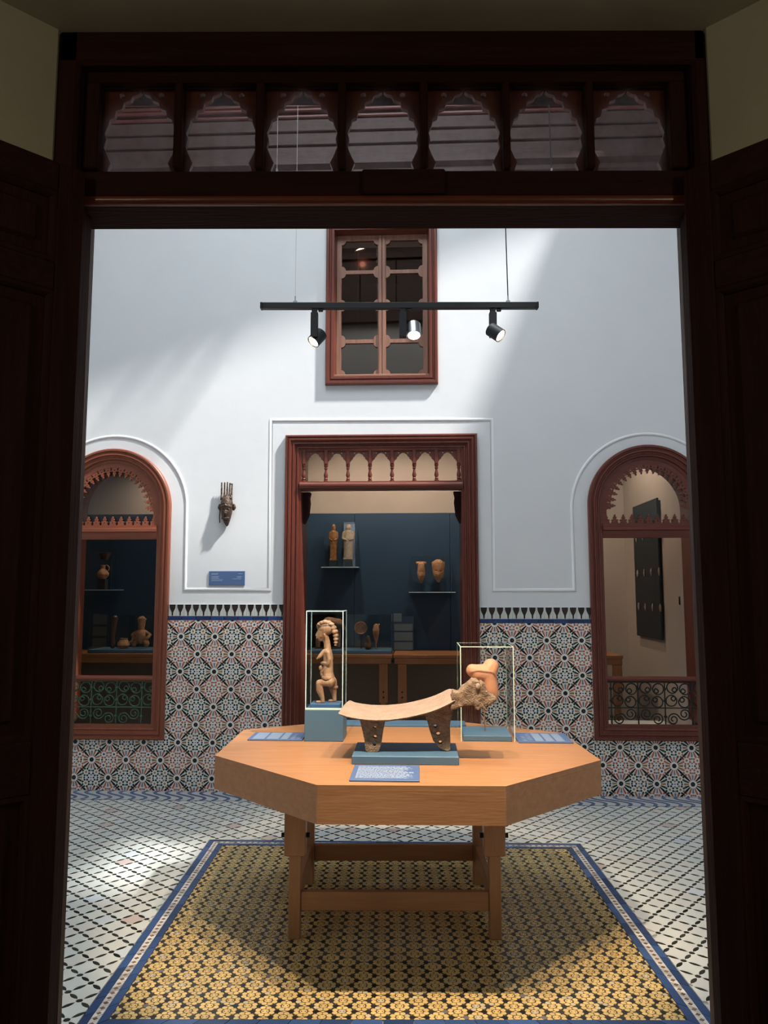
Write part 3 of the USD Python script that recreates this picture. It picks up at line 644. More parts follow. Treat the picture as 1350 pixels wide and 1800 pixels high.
for d, o, P in fls:
    if nn < 300 and in_view(o): m, cd = join(P); part(fl, 'mosaic_flower', m, 'floor_tile', cd=cd); nn += 1
    else: rest += P
m, cd = join(rest); part(fl, 'distant_mosaic', m, 'floor_tile', cd=cd, kind='stuff')
# band of blue waves along the foot of the far wall
band = [(-2.75, wall_line(-2.75) - BAND + .004), (2.75, wall_line(2.75) - BAND + .004), (2.75, wall_line(2.75) - .016), (-2.75, wall_line(-2.75) - .016)]
v, f = fan(band, -.006, -.001); part(fl, 'wave_band', tm(v, f), 'floor_tile', cd=np.tile((.58, .60, .60), (len(v), 1)))
L = []
for k in range(-31, 32):
    u = k * .088
    tt = np.linspace(-1, 1, 15)
    pts = [(u + .062 * math.sin(2.6 * t) * (1 if True else 0) + .03 * t, -.018 - (BAND - .035) * (t + 1) / 2) for t in tt]
    pl = LineString(pts).buffer(.0125, 3).simplify(.001)
    mm_ = ext(pl, .0015); V = mm_.vertices; mm_.vertices = np.array([wl(a, b, 0) + [0, 0, c - .001] for a, b, c in V]); L.append((mm_.vertices, mm_.faces, jig((.075, .13, .27), .2)))
m, cd = join(L); part(fl, 'wave_inlay', m, 'floor_tile', cd=cd, kind='stuff')
v, f = fan([wl(-2.75, -BAND - .008, 0)[:2], wl(2.75, -BAND - .008, 0)[:2], wl(2.75, -BAND + .003, 0)[:2], wl(-2.75, -BAND + .003, 0)[:2]], -.006, .0005); part(fl, 'blue_line', tm(v, f), 'floor_tile', cd=np.tile((.07, .12, .22), (len(v), 1)))
fr_ = thing('floor', 'plain dark floor of the dim room the picture is taken from', 'floor', kind='structure'); part(fr_, 'slab', box(-2.5, 2.5, -2.5, 1.4, -.12, 0), 'darkwood_x')

# ------------------------------------------------------------------ the octagonal display table
TT, SK = .78, .143
TC = np.array([.083, 3.66])
octo = [(-.264, 2.952), (.445, 2.937), (.926, 3.386), (.905, 4.03), (.430, 4.355), (-.270, 4.39), (-.757, 4.11), (-.765, 3.473)]
tb = thing('display_table', 'large octagonal oak display table with deep apron and four braced legs', 'table', (TC[0], TC[1], 0))
loc = [(x - TC[0], y - TC[1]) for x, y in octo]
po = Polygon(loc)
top = ext(po, .022); top.apply_translation((0, 0, TT - .022)); part(tb, 'tabletop', top, 'oak_x')
for k in range(8):
    p, q = np.array(loc[k]), np.array(loc[(k + 1) % 8]); d = (q - p) / np.linalg.norm(q - p); nin = np.array([-d[1], d[0]])
    pi = Polygon([p, q, q + nin * .022 - d * .012, p + nin * .022 + d * .012]).intersection(po)
    m = ext(pi, SK - .0225); m.apply_translation((0, 0, TT - SK)); part(tb, 'apron_panel', m, 'oak_x')
LX, LY0, LY1, LS = (-.405 - TC[0], .474 - TC[0]), 3.505 - TC[1], 4.13 - TC[1], .026
for lx in LX:
    for ly in (LY0, LY1):
        part(tb, 'leg', rbox(lx - LS, lx + LS, ly - LS, ly + LS, 0, TT - .024, .003), 'oak_z')
        bl = part(tb, 'leg_block', rbox(lx - .047, lx + .047, ly - .036, ly + .036, .35, TT - SK + .03, .004), 'oak_z')
        for s in (-1, 1): part(bl, 'bolt', rot(trimesh.creation.cylinder(.011, .018, sections=12), math.pi / 2, (0, 1, 0)).apply_translation((lx + s * .054, ly, .43)), 'dark_bolt')
for ly in (LY0, LY1): part(tb, 'stretcher', rbox(LX[0] + LS, LX[1] - LS, ly - .016, ly + .016, .115, .195, .003), 'oak_x')
for lx in LX: part(tb, 'stretcher', rbox(lx - .016, lx + .016, LY0 + LS, LY1 - LS, .115, .195, .003), 'oak_z')

# ------------------------------------------------------------------ things on the table
def slab(name, label, cat_, c, w, d, h, m, rz=PSI, z=TT, r=.002, group=None):
    t = thing(name, label, cat_, (c[0], c[1], z + .0005), rz, group); part(t, 'block', rbox(-w / 2, w / 2, -d / 2, d / 2, 0, h, r), m); return t
def text_card(name, label, c, w, d, rows, turn=0.0, z=TT, m='label_blue', th=.006):
    t = thing(name, label, 'label', (c[0], c[1], z + .0005), turn); part(t, 'card', rbox(-w / 2, w / 2, -d / 2, d / 2, 0, th, .001), m); rr = random.Random(len(label))
    for y0, y1, x0, x1, kind_ in rows:                                 # blocks of fine unreadable print, drawn as ruled lines
        L = []; y = y1
        while y > y0:
            x = x0; xe = x0 + (x1 - x0) * rr.uniform(.75, 1)
            while x < xe - .01:
                w_ = rr.uniform(.006, .022); L.append(box(x, min(x + w_, xe), y - .0022, y + .0022, th - .0002, th + .0006)); x += w_ + .003
            y -= .0085
        part(t, 'print', L, 'text_white')
    return t
Wd = lambda px, py, z=TT: atz(px, py, z)
# left: plinth, glass case and carved figure
pc = np.array([-.304, 3.885]); PH = .0
zt_ = at(570, 1248, 3.795)[2]
pl_l = slab('plinth', 'tall slate-blue plinth carrying the carved figure', 'plinth', pc, .190, .185, zt_ - TT, 'slate_blue')
def case(name, label, c, w, d, h, z, edge, e=.0045):
    t = thing(name, label, 'display case', (c[0], c[1], z + .001), PSI); g = .004
    for nm, b in (('pane', (-w / 2 + e, w / 2 - e, -d / 2, -d / 2 + g)), ('pane', (-w / 2 + e, w / 2 - e, d / 2 - g, d / 2)), ('pane', (-w / 2, -w / 2 + g, -d / 2 + e, d / 2 - e)), ('pane', (w / 2 - g, w / 2, -d / 2 + e, d / 2 - e))):
        part(t, nm, box(*b, 0, h - g - .0005), 'vitrine_glass')
    part(t, 'top_pane', box(-w / 2 + e, w / 2 - e, -d / 2 + e, d / 2 - e, h - g, h), 'vitrine_glass')
    for sx in (-1, 1):
        for sy in (-1, 1): part(t, 'edge', box(sx * w / 2, sx * (w / 2 - e), sy * d / 2, sy * (d / 2 - e), 0, h), edge)
        part(t, 'edge', box(sx * w / 2, sx * (w / 2 - e), -d / 2 + e, d / 2 - e, h - e, h), edge)
    for sy in (-1, 1): part(t, 'edge', box(-w / 2 + e, w / 2 - e, sy * d / 2, sy * (d / 2 - e), h - e, h), edge)
    return t
hz = at(575, 1074, 3.79)[2]
cl = case('glass_case', 'tall narrow glass case over the carved figure', pc, .186, .180, hz - zt_, zt_, 'glass_edge_bright')
part(cl, 'edge', box(-.093, .093, -.0915, -.0885, 0, .009), 'glass_edge_bright')
st_base = slab('stand', 'low bright blue stand under the feet of the carved figure', 'stand', pc + [0, .004], .150, .115, .022, 'bright_blue', z=zt_ + .001)
fz = zt_ + .0235
fig = thing('figurine', 'carved pale wooden figure of a standing woman with a child and braided crest', 'figurine', (pc[0], pc[1] + .004, fz), PSI)
K = .000415
def S(px, py, y, r): return ((px - 372) * K, y, (1212 - py) * K, r * K)
body = balls([S(372, 480, 0, 40), S(382, 570, 0, 44)])
body += balls([S(385, 610, -.020, 46), S(385, 610, .020, 46)]) + balls([S(385, 610, -.018, 48), S(392, 740, -.012, 56), S(392, 860, -.010, 60), S(405, 940, -.014, 66)]) + balls([S(385, 610, .018, 48), S(392, 740, .012, 56), S(392, 860, .010, 60), S(405, 940, .014, 66)])
body += balls([S(350, 605, -.014, 34), S(300, 655, -.017, 26), S(262, 690, -.018, 10)]) + balls([S(350, 605, .014, 34), S(300, 655, .017, 26), S(262, 690, .018, 10)])
head = balls([S(345, 330, 0, 84), S(310, 400, 0, 62)]) + balls([S(300, 300, 0, 58), S(380, 320, 0, 86)]) + balls([S(290, 420, 0, 48), S(300, 450, 0, 34)]) + balls([S(262, 375, 0, 14), S(248, 408, 0, 16)]) + balls([S(254, 440, -.006, 12), S(254, 440, .006, 12)])
body += head + balls([S(345, 420, 0, 50), S(372, 490, 0, 40)])
for sy in (-1, 1):
    body += balls([S(398, 615, sy * .034, 30), S(415, 690, sy * .042, 27), S(405, 745, sy * .038, 24), S(345, 738, sy * .022, 20), S(318, 745, sy * .008, 19)])     # arms
    body += balls([S(350, 400, sy * .030, 16), S(352, 425, sy * .028, 13)])                                                                             # ears
body += balls([S(420, 960, -.018, 66), S(420, 960, .018, 66)])
body += balls([S(400, 965, -.024, 50), S(292, 975, -.026, 40), S(300, 1060, -.026, 44), S(330, 1150, -.026, 27), S(335, 1190, -.026, 26)]) + balls([S(345, 1198, -.026, 18), S(270, 1200, -.026, 17)])
body += balls([S(440, 970, .022, 54), S(448, 1060, .022, 45), S(462, 1130, .022, 28), S(465, 1190, .022, 26)]) + balls([S(470, 1198, .022, 18), S(405, 1200, .022, 17)])
for sy in (-1, 1): body = body - ball(S(292, 352, sy * .030, 1)[:3], 12 * K, (1.6, 1.2, .7), 10)
body += ball(S(246, 415, 0, 1)[:3], 15 * K, (1, 1, .8), 10)
part(fig, 'body', soft(body, .006, 4, .0006, 260, 3), 'carved_wood', smooth=50)
crest = m3.Manifold()
for sy in (-.020, -.007, .007, .020):
    pts = [(280, 280, 22), (312, 258, 26), (350, 248, 28), (390, 256, 29), (425, 282, 30), (452, 320, 30), (470, 365, 29), (480, 412, 28), (484, 456, 25), (483, 496, 20), (480, 528, 12)]
    for a in pts: crest += ball(S(a[0], a[1], sy * (1.1 - .35 * (a[1] > 400)), 1)[:3], a[2] * K * 1.12, (1.05, .8, .82), 12)
    crest += balls([S(a[0], a[1], sy * (1.1 - .35 * (a[1] > 400)), a[2] * .62) for a in pts], 8)
part(fig, 'braided_crest', man(crest), 'carved_wood', smooth=50)
part(fig, 'belt', soft(balls([S(388, 915, -.020, 70), S(388, 915, .020, 70)]) ^ m3.Manifold.cube((1, 1, .016), True).translate((0, 0, (1212 - 915) * K)), .006, 3), 'carved_wood', smooth=40)
part(fig, 'knee_band', soft(balls([S(450, 1040, .022, 58), S(450, 1032, .022, 58)]) ^ m3.Manifold.cube((1, 1, .012), True).translate((0, 0, (1212 - 1036) * K)), .006, 2), 'carved_wood', smooth=40)
child = ball(S(312, 803, 0, 1)[:3], 35 * K) + balls([S(322, 830, 0, 28), S(330, 880, 0, 36), S(338, 925, 0, 26)]) + balls([S(330, 845, -.012, 17), S(372, 792, -.028, 15)]) + balls([S(330, 845, .012, 17), S(372, 792, .028, 15)])
part(fig, 'child', soft(child, .006, 2), 'carved_wood', smooth=50)
# centre: stone seat with an animal head
bs = slab('stand', 'long slate-blue stand under the legs of the curved stone seat', 'stand', (.083, 3.438), .452, .30, .034, 'slate_blue')
YS = 3.33
seat = thing('stone_seat', 'curved stone seat on pierced legs ending in an animal head', 'sculpture', (.083, 3.42, TT + .035), PSI)
def Z6(x, y, d=YS): q = at(590 + x / 4.355, 1180 + y / 4.355, d); return q[0] - .083, q[2] - TT - .035
fe = [Z6(*p) for p in ((22, 316), (70, 332), (130, 346), (210, 357), (300, 363), (380, 361), (450, 356), (530, 345), (600, 331), (680, 310), (760, 287), (840, 250), (925, 205))]
un = [Z6(*p) for p in ((925, 240), (840, 285), (760, 318), (680, 340), (600, 356), (530, 370), (450, 384), (380, 394), (300, 394), (210, 384), (130, 372), (70, 358), (22, 336))]
n_ = len(fe); SW = .30
V, F = [], []
for i in range(n_):
    (x, z), (x2, z2) = fe[i], un[n_ - 1 - i]; e = .014 * max(0, 1 - i / 1.5)
    th_ = max(z - z2, .008)
    sec = [(-.082, z - .001), (-.04, z + .002), (.06, z + .006), (.16, z + .013), (.205, z + .016), (.210, z + .010), (.205, z - th_ * .6), (.12, z2 - .004), (-.02, z2 - .006), (-.08, z2), (-.092, z - th_ * .55), (-.090, z - .006)]
    V += [(x + e * max(yy + .05, 0) * 6, yy, zz) for yy, zz in sec]
    if i:
        o, p = (i - 1) * 12, i * 12
        for j in range(12): k = (j + 1) % 12; F += [(o + j, p + k, p + j), (o + j, o + k, p + k)]
F += [(0, j + 1, j) for j in range(1, 11)] + [((n_ - 1) * 12, (n_ - 1) * 12 + j, (n_ - 1) * 12 + j + 1) for j in range(1, 11)]
ms = tm(V, F); ms.fix_normals()
ms = ms.subdivide_loop(2); vv = np.array(ms.vertices); vv[:, 2] += (meshkit.fbm(vv * 70, 3, 5) - .5) * .002; ms.vertices = vv
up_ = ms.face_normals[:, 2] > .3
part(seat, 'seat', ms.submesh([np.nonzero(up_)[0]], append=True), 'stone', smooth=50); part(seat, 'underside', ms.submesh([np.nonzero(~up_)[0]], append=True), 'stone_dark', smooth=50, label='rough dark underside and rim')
def legm(poly, holes, y0, y1):
    pg = Polygon(poly)
    for hx, hz_, hr_ in holes: pg = pg.difference(Point(hx, hz_).buffer(hr_, 6))
    m = xz(pg, y0, y1); return m
lp = [Z6(*p, 3.40) for p in ((150, 365), (190, 410), (205, 470), (225, 560), (232, 640), (250, 650), (318, 650), (335, 640), (352, 590), (365, 500), (385, 400), (395, 370))]
lh = [(*Z6(304, 462, 3.40), .0042), (*Z6(306, 534, 3.40), .0050), (*Z6(301, 592, 3.40), .0048)]
zmin = min(p[1] for p in lp)
lp = [(x, z - zmin + .0005) for x, z in lp]; lh = [(x, z - zmin, r) for x, z, r in lh]
def rough_leg(poly, holes, y0, y1, seed):
    fx, fz_ = np.array(fe).T; poly = [(x, min(z, float(np.interp(x, fx, fz_)) - .012)) for x, z in poly]
    m = legm(poly, [(a, b, c * 1.5) for a, b, c in holes], y0, y1); mf = m3.Manifold(m3.Mesh(np.asarray(m.vertices, np.float32), np.asarray(m.faces, np.uint32)))
    if mf.is_empty(): return m
    q = man(mf.refine_to_length(.008)); v = np.asarray(q.vertices); d = (meshkit.fbm(v * 90, 3, seed) - .5) * .006
    v[:, 1] += d * np.sign(v[:, 1] - (y0 + y1) / 2); q.vertices = v; return q
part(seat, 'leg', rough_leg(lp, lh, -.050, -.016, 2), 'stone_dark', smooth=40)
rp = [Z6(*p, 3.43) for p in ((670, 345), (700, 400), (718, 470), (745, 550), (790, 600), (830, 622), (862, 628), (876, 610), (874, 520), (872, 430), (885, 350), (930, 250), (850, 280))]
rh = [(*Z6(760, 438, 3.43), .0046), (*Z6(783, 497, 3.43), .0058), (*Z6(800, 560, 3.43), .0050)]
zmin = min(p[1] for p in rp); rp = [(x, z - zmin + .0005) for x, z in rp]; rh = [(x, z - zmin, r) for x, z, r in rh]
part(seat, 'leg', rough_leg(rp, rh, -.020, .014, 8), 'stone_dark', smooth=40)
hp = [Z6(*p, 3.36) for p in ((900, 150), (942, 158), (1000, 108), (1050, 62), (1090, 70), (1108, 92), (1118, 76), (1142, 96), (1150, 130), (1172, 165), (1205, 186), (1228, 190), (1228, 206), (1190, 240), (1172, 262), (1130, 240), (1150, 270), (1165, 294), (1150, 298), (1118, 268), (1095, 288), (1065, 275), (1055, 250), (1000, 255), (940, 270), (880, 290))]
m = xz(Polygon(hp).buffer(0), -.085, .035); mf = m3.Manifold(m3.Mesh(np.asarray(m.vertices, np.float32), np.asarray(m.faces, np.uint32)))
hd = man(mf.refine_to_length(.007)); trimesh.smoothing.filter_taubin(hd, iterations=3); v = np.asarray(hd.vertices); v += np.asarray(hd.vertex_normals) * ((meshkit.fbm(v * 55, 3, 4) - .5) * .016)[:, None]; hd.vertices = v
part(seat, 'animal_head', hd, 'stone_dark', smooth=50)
ex_, ez_ = Z6(1080, 130, 3.36); part(seat, 'ear', soft(ball((ex_ + .005, -.088, ez_ + .012), .011, (1, .6, 1.3)), .005, 2), 'stone', smooth=50)
# right: glass case, base, rod and terracotta fragment
rc = np.array([.497, 3.94]); zr_ = at(855, 1137, 3.775)[2]
case('glass_case', 'wide clear glass case over the terracotta figure', rc, .262, .315, zr_ - TT, TT, 'glass_edge')
slab('stand', 'low slate-blue stand with a brass rod for the terracotta figure', 'stand', rc + [0, -.012], .236, .262, .026, 'slate_blue')
tcy = 3.93
ter = thing('terracotta_figure', 'rounded orange terracotta figure held on a thin rod in glass', 'sculpture', (rc[0], tcy, TT + .027), PSI)
def T(px, py, y, r):
    q = at(790 + px / 9.47, 1120 + py / 9.47, tcy); return (q[0] - rc[0], y, q[2] - TT - .027, r / 9.47 * tcy / FPX)
tm_ = balls([T(380, 550, -.01, 104), T(470, 585, -.01, 132), T(600, 600, 0, 150)]) + balls([T(690, 490, .005, 132), T(640, 600, 0, 150), T(665, 720, 0, 130), T(690, 860, 0, 118), T(730, 950, 0, 84)])
tm_ += balls([T(560, 720, 0, 30), T(660, 728, -.018, 55), T(765, 700, 0, 20)]) + balls([T(600, 800, 0, 30), T(700, 800, -.012, 60), T(785, 770, 0, 18)])
part(ter, 'figure', soft(tm_, .008, 8, .0008, 120, 6), 'terracotta', smooth=60)
q0 = T(588, 1590, 0, 4); q1 = T(600, 900, 0, 4)
part(ter, 'rod', tube([(q0[0], 0, -.0005), (q0[0], 0, q1[2])], .0035, 10), 'brass_rod', smooth=50)
# labels lying on the table
text_card('label_card', 'blue caption card lying in front of the stone seat', (-.005, 3.128), .270, .262, [(-.10, .10, -.115, .118, 0)], PSI)
lc = text_card('label_card', 'blue caption card left of the tall plinth, seen sideways', (-.545, 3.905), .270, .195, [], PSI)
for x0, x1 in ((-.115, -.055), (-.045, .015), (.025, .06)): part(lc, 'print_block', box(x0, x1, -.085, .085, .0055, .0068), 'label_pale')
for k in range(10): part(lc, 'print', box(.075 + k % 2 * .028, .092 + k % 2 * .028, -.08 + k * .016, -.076 + k * .016, .0055, .0068), 'text_white')
rc2 = text_card('label_card', 'blue caption card right of the wide glass case, seen sideways', (.77, 3.87), .262, .24, [], PSI)
for x0, x1 in ((-.045, -.005), (.005, .045), (.055, .095)): part(rc2, 'print_block', box(x0, x1, -.10, .10, .0055, .0068), 'label_pale')
for k in range(10): part(rc2, 'print', box(-.105 + k % 2 * .028, -.085 + k % 2 * .028, -.09 + k * .018, -.086 + k * .018, .0055, .0068), 'text_white')
text_card('label_card', 'slate-blue caption board behind the stone seat at the rear edge', (.10, 4.275), .66, .155, [], PSI, m='slate_blue', th=.010)

# ------------------------------------------------------------------ track lights over the table
def track(name, label, c, half, cords):
    t = thing(name, label, 'track light', c)
    part(t, 'rail', rbox(-half, half, -.017, .017, -.016, .016, .002), 'black_metal')
    part(t, 'end_cap', rbox(half, half + .012, -.018, .018, -.017, .017, .002), 'black_metal'); part(t, 'end_cap', rbox(-half - .012, -half, -.018, .018, -.017, .017, .002), 'black_metal')
    for x, thick, m in cords:
        top = ROOF - c[2] - .002
        pts = [(x, 0, .018), (x, 0, .05), (x - .004, 0, .3), (x - .012, 0, .9), (x - .012, 0, top)] if thick > .002 else [(x, 0, .018), (x, 0, top)]
        pts = np.array(pts); part(t, 'suspension_cord', tube(pts, thick, 6), m)
        part(t, 'cord_grip', lathe([(0, .015), (.011, .015), (.011, .028), (.004, .032), (.004, .055), (0, .055)], 12).apply_translation((x, 0, 0)), 'steel')
    return t
def head(c, hx, side, aim, I, label, casing='black_metal', hs=0, yb=-1, ang=30.0, rail_label='', drop=.155, lensr=.0305):
    """a lamp head of its own, clipped under a rail at c"""
    base = np.array([c[0] + hx, c[1], c[2] - .0165])
    t = thing('spotlight', label, 'spotlight', base)
    part(t, 'adapter', [rbox(-.014, .014, -.012, .012, -.022, 0, .002), rbox(.020, .045, -.008, .008, -.014, 0, .003)], 'black_metal')
    part(t, 'driver_box', rbox(-.019, .019, -.017, .017, -drop, -.022, .002), 'black_metal')
    hc = np.array([side * .058, 0, -drop + .040]) if side else np.array([.012 * hs, .040 * yb, -drop + .012])
    d = np.array(aim, float) - (base + hc); d /= np.linalg.norm(d)
    part(t, 'pivot', tube([(side * .018, 0 if side else .016 * yb, hc[2]), tuple(hc * [1, 1, 1])], .007, 10), 'black_metal')
    prof = [(0, -.040), (.032, -.040), (.036, -.036), (.036, .038), (.0335, .038), (.032, .028), (0, .028)]
    hm = lathe(prof, 28); R = trimesh.geometry.align_vectors([0, 0, 1], d); hm.apply_transform(R); hm.apply_translation(hc)
    lm = lathe([(0, .030), (lensr, .030), (lensr, .034), (0, .034)], 24); lm.apply_transform(R); lm.apply_translation(hc)
    h = part(t, 'lamp_head', hm, casing, smooth=40); part(h, 'lens', lm, 'lens')
    p = base + hc + d * .06
    l = light('SphereLight', f'{t.GetName()}/light', p - base, p - base + d, (1, .77, .53), I, Radius=.03)
    s = UsdLux.ShapingAPI.Apply(l.GetPrim()); s.CreateShapingConeAngleAttr(ang); s.CreateShapingConeSoftnessAttr(.35)
    return t
YT = 3.9
za = at(702, 538, YT); xa0, xa1 = at(458, 538, YT)[0], at(946, 537, YT)[0]
T1 = np.array([(xa0 + xa1) / 2, YT, za[2]]); hl = (xa1 - xa0) / 2 - .012
track('track_light', 'black suspended lighting rail in front of the upper window', T1, hl, [(at(519, 530, YT)[0] - T1[0], .0012, 'wire_white'), (at(893, 530, YT)[0] - T1[0], .0028, 'black_metal')])
head(T1, at(553, 545, YT)[0] - T1[0], 0, (-1.6, 3.2, 1.2), SPOT_I * .10, 'black spotlight at the left end of the suspended rail, tilted left', hs=1, yb=1)
head(T1, at(708, 545, YT)[0] - T1[0], 1, (.15, 3.0, .75), SPOT_I * .25, 'silver spotlight glowing at the middle of the suspended rail', casing='steel')
head(T1, at(866, 545, YT)[0] - T1[0], 0, (1.9, 3.1, 1.6), SPOT_I * .10, 'black spotlight at the right end of the suspended rail, tilted right', hs=.6, yb=-1)
T2 = np.array([.1, 2.62, at(680, 322, 2.62)[2]])
track('track_light', 'black suspended lighting rail hidden above the near doorway', T2, .62, [(-.5, .0012, 'wire_white'), (.5, .0028, 'black_metal')])
for hx, am, w in ((-.42, (-.15, 3.5, .8), 1.25), (.05, (.1, 3.4, .8), 1.5), (.45, (.4, 3.6, .8), 1.25)):
    head(T2, hx, 0, am, SPOT_I * w, 'black spotlight %s of the rail above the near doorway' % {-.42: 'at the left end', .05: 'at the middle', .45: 'at the right end'}[hx], drop=.10, ang=26)

# ------------------------------------------------------------------ mask and its label on the wall
mu, mz = -1.258, 2.017
mk = wthing('mask', 'dark bronze face mask with upright prongs hung on the white wall', 'mask', mu, -.004, mz)
face = balls([(0, -.012, .012, .010), (0, -.028, .06, .030), (0, -.034, .12, .046), (0, -.032, .18, .048), (0, -.030, .205, .044)], 20)
face += balls([(0, -.062, .085, .012), (0, -.074, .10, .013), (0, -.066, .145, .009)], 12) + balls([(-.022, -.062, .062, .010), (.022, -.062, .062, .010)], 12)
face += balls([(-.034, -.060, .152, .012), (.0, -.074, .160, .013), (.034, -.060, .152, .012)], 12)
for s in (-1, 1): face = face - ball((s * .020, -.080, .128), .014, (1.2, .8, .7), 14)
face = face - ball((0, -.072, .075), .012, (1.6, .8, .4), 14)
part(mk, 'face', soft(face, .007, 4, .003, 130, 9), 'mask_bronze', smooth=50)
for s in (-1, 1): part(mk, 'ear', soft(balls([(s * .054, -.024, .135, .010), (s * .060, -.026, .150, .013), (s * .056, -.026, .170, .010)]), .005, 3), 'mask_bronze', smooth=50)
for k, (x, h) in enumerate(((-.040, .345), (-.018, .345), (.002, .348), (.020, .340), (.036, .335))):
    part(mk, 'prong', soft(balls([(x, -.040, .215, .011), (x * 1.05, -.036, .255, .007), (x * 1.1, -.032, h, .0055)], 10), .006, 2, .002, 150, k), 'mask_bronze', smooth=50)
part(mk, 'prong_tie', tube([(.020, -.033, .335), (.040, -.033, .335)], .005, 8), 'mask_bronze', smooth=50)
for x in (-.03, -.01, .01, .03): part(mk, 'brow_bead', man(ball((x, -.050, .222), .011, seg=12)), 'mask_bronze', smooth=50)
part(mk, 'tassel', tube([(-.056, -.02, .13), (-.059, -.018, .07), (-.056, -.016, .03)], .004, 6), 'mask_bronze', smooth=50)
wlb = wthing('wall_label', 'blue caption plate on the white wall below the bronze mask', 'label', -1.251, -.001, 1.558)
part(wlb, 'plate', rbox(-.141, .141, -.010, 0, 0, .110, .001), 'label_blue')
for x0, x1, zs_ in ((-.122, -.066, (.092, .085)), (-.122, -.060, (.070, .062, .054)), (-.122, -.03, (.044, .036)), (.090, .122, (.090,)), (.080, .120, (.068, .061)), (.045, .115, (.050,))):
    part(wlb, 'print', [box(x0, x1 - .006 * (k % 2), -.0106, -.0098, z - .0016, z + .0016) for k, z in enumerate(zs_)], 'text_white')

# ------------------------------------------------------------------ the gallery behind the wall
YBK, YBL = 2.19, 1.89
gf = wthing('floor', 'grey-brown floor of the gallery behind the courtyard wall', 'floor', 0, 0, 0, kind='structure'); part(gf, 'slab', box(-3.4, 2.42, .41, YBK, -.1, 0), 'greyfloor')
gb = wthing('wall_gallery', 'beige walls of the gallery behind the courtyard wall', 'wall', kind='structure')
part(gb, 'back_plaster', box(-3.4, 2.52, YBK, YBK + .1, 0, 3.1), 'beige'); part(gb, 'side_plaster', box(2.42, 2.52, .37, YBK, 0, 3.1), 'beige'); part(gb, 'side_plaster', box(-3.5, -3.4, .37, YBK + .1, 0, 3.1), 'beige')
gc = wthing('ceiling_gallery', 'beige ceiling of the gallery behind the courtyard wall', 'ceiling', 0, 0, 3.1, kind='structure'); part(gc, 'slab', box(-3.5, 2.52, .361, YBK + .1, 0, .05), 'beige')
bw = wthing('display_wall', 'dark blue panelling hung along the gallery wall behind the showcases', 'wall panel', -.9, YBL, 0)
for k in range(5): part(bw, 'panel', rbox(-2.45 + k * .98, -2.45 + .978 + k * .98, 0, YBK - YBL - .001, .80, 2.318, .002), 'bluewall')
def W2(px, py, Y): return atw(px, py, Y)
def console(name, label, u, w, Y0, Y1, h, posts):
    t = wthing(name, label, 'console table', u, (Y0 + Y1) / 2, 0); d = (Y1 - Y0) / 2
    part(t, 'top', rbox(-w / 2, w / 2, -d, d, h - .03, h, .002), 'console_x'); part(t, 'apron', rbox(-w / 2 + .01, w / 2 - .01, -d + .008, -d + .03, h - .085, h - .031, .002), 'console_x')
    part(t, 'apron', rbox(-w / 2 + .01, w / 2 - .01, d - .03, d - .008, h - .085, h - .031, .002), 'console_x')
    for x in posts:
        for y in (-d + .035, d - .035):
            part(t, 'leg', rbox(x - .026, x + .026, y - .022, y + .022, 0, h - .0855, .003), 'console_z')
        lb = part(t, 'leg_block', rbox(x - .042, x + .042, -d + .012, -d + .032, h - .44, h - .086, .003), 'console_z')
        for q_ in (.34, .39): part(lb, 'bolt', rot(trimesh.creation.cylinder(.008, .01, sections=10), math.pi / 2, (1, 0, 0)).apply_translation((x, -d + .009, h - q_)), 'dark_bolt')
    return t
YC = 1.25
CH = W2(680, 1151, YC)[1]
pA = W2(674, 1200, YC)[0]; pB = W2(707, 1200, YC)[0]; jm = (pA + pB) / 2
console('console_table', 'oak console under the vitrine, joint seen through the doorway', jm - .92, 1.83, YC, YC + .55, CH, (-.86, pA - jm + .92))
console('console_table', 'oak console to the right of the joint seen through the doorway', jm + 1.06, 2.11, YC, YC + .55, CH, (pB - jm - 1.06, 1.0))
console('console_table', 'oak console seen through the left arched window', jm - 2.62, 1.53, YC, YC + .55, CH, (-.70, .70))
def shelf_case(name, label, px0, px1, py0, py1):
    u0, z0 = W2(px0, py1, YBL - .2); u1, z1 = W2(px1, py0, YBL - .2); w, h = u1 - u0, z1 - z0
    t = wthing(name, label, 'glass shelf', (u0 + u1) / 2, YBL - .105, z0)
    part(t, 'shelf', box(-w / 2 - .03, w / 2 + .03, -.10, .10, -.012, 0), 'glass_edge' if 0 else 'slate_blue')
    for b in ((-w / 2, w / 2, -.098, -.095), (-w / 2, -w / 2 + .003, -.094, .098), (w / 2 - .003, w / 2, -.094, .098)): part(t, 'pane', box(*b, .001, h), 'vitrine_glass')
    part(t, 'top_pane', box(-w / 2, w / 2, -.098, .098, h + .0005, h + .004), 'vitrine_glass')
    part(t, 'edge', box(-w / 2 - .03, w / 2 + .03, -.103, -.1, -.010, -.004), 'glass_edge')
    return t, (u0 + u1) / 2, z0 + .001
YO = YBL - .105
def G(px, py): return np.array(W2(px, py, YO))
s1, su, sz = shelf_case('glass_shelf', 'glass wall shelf holding the two slim standing figures', 570, 626, 918, 996)
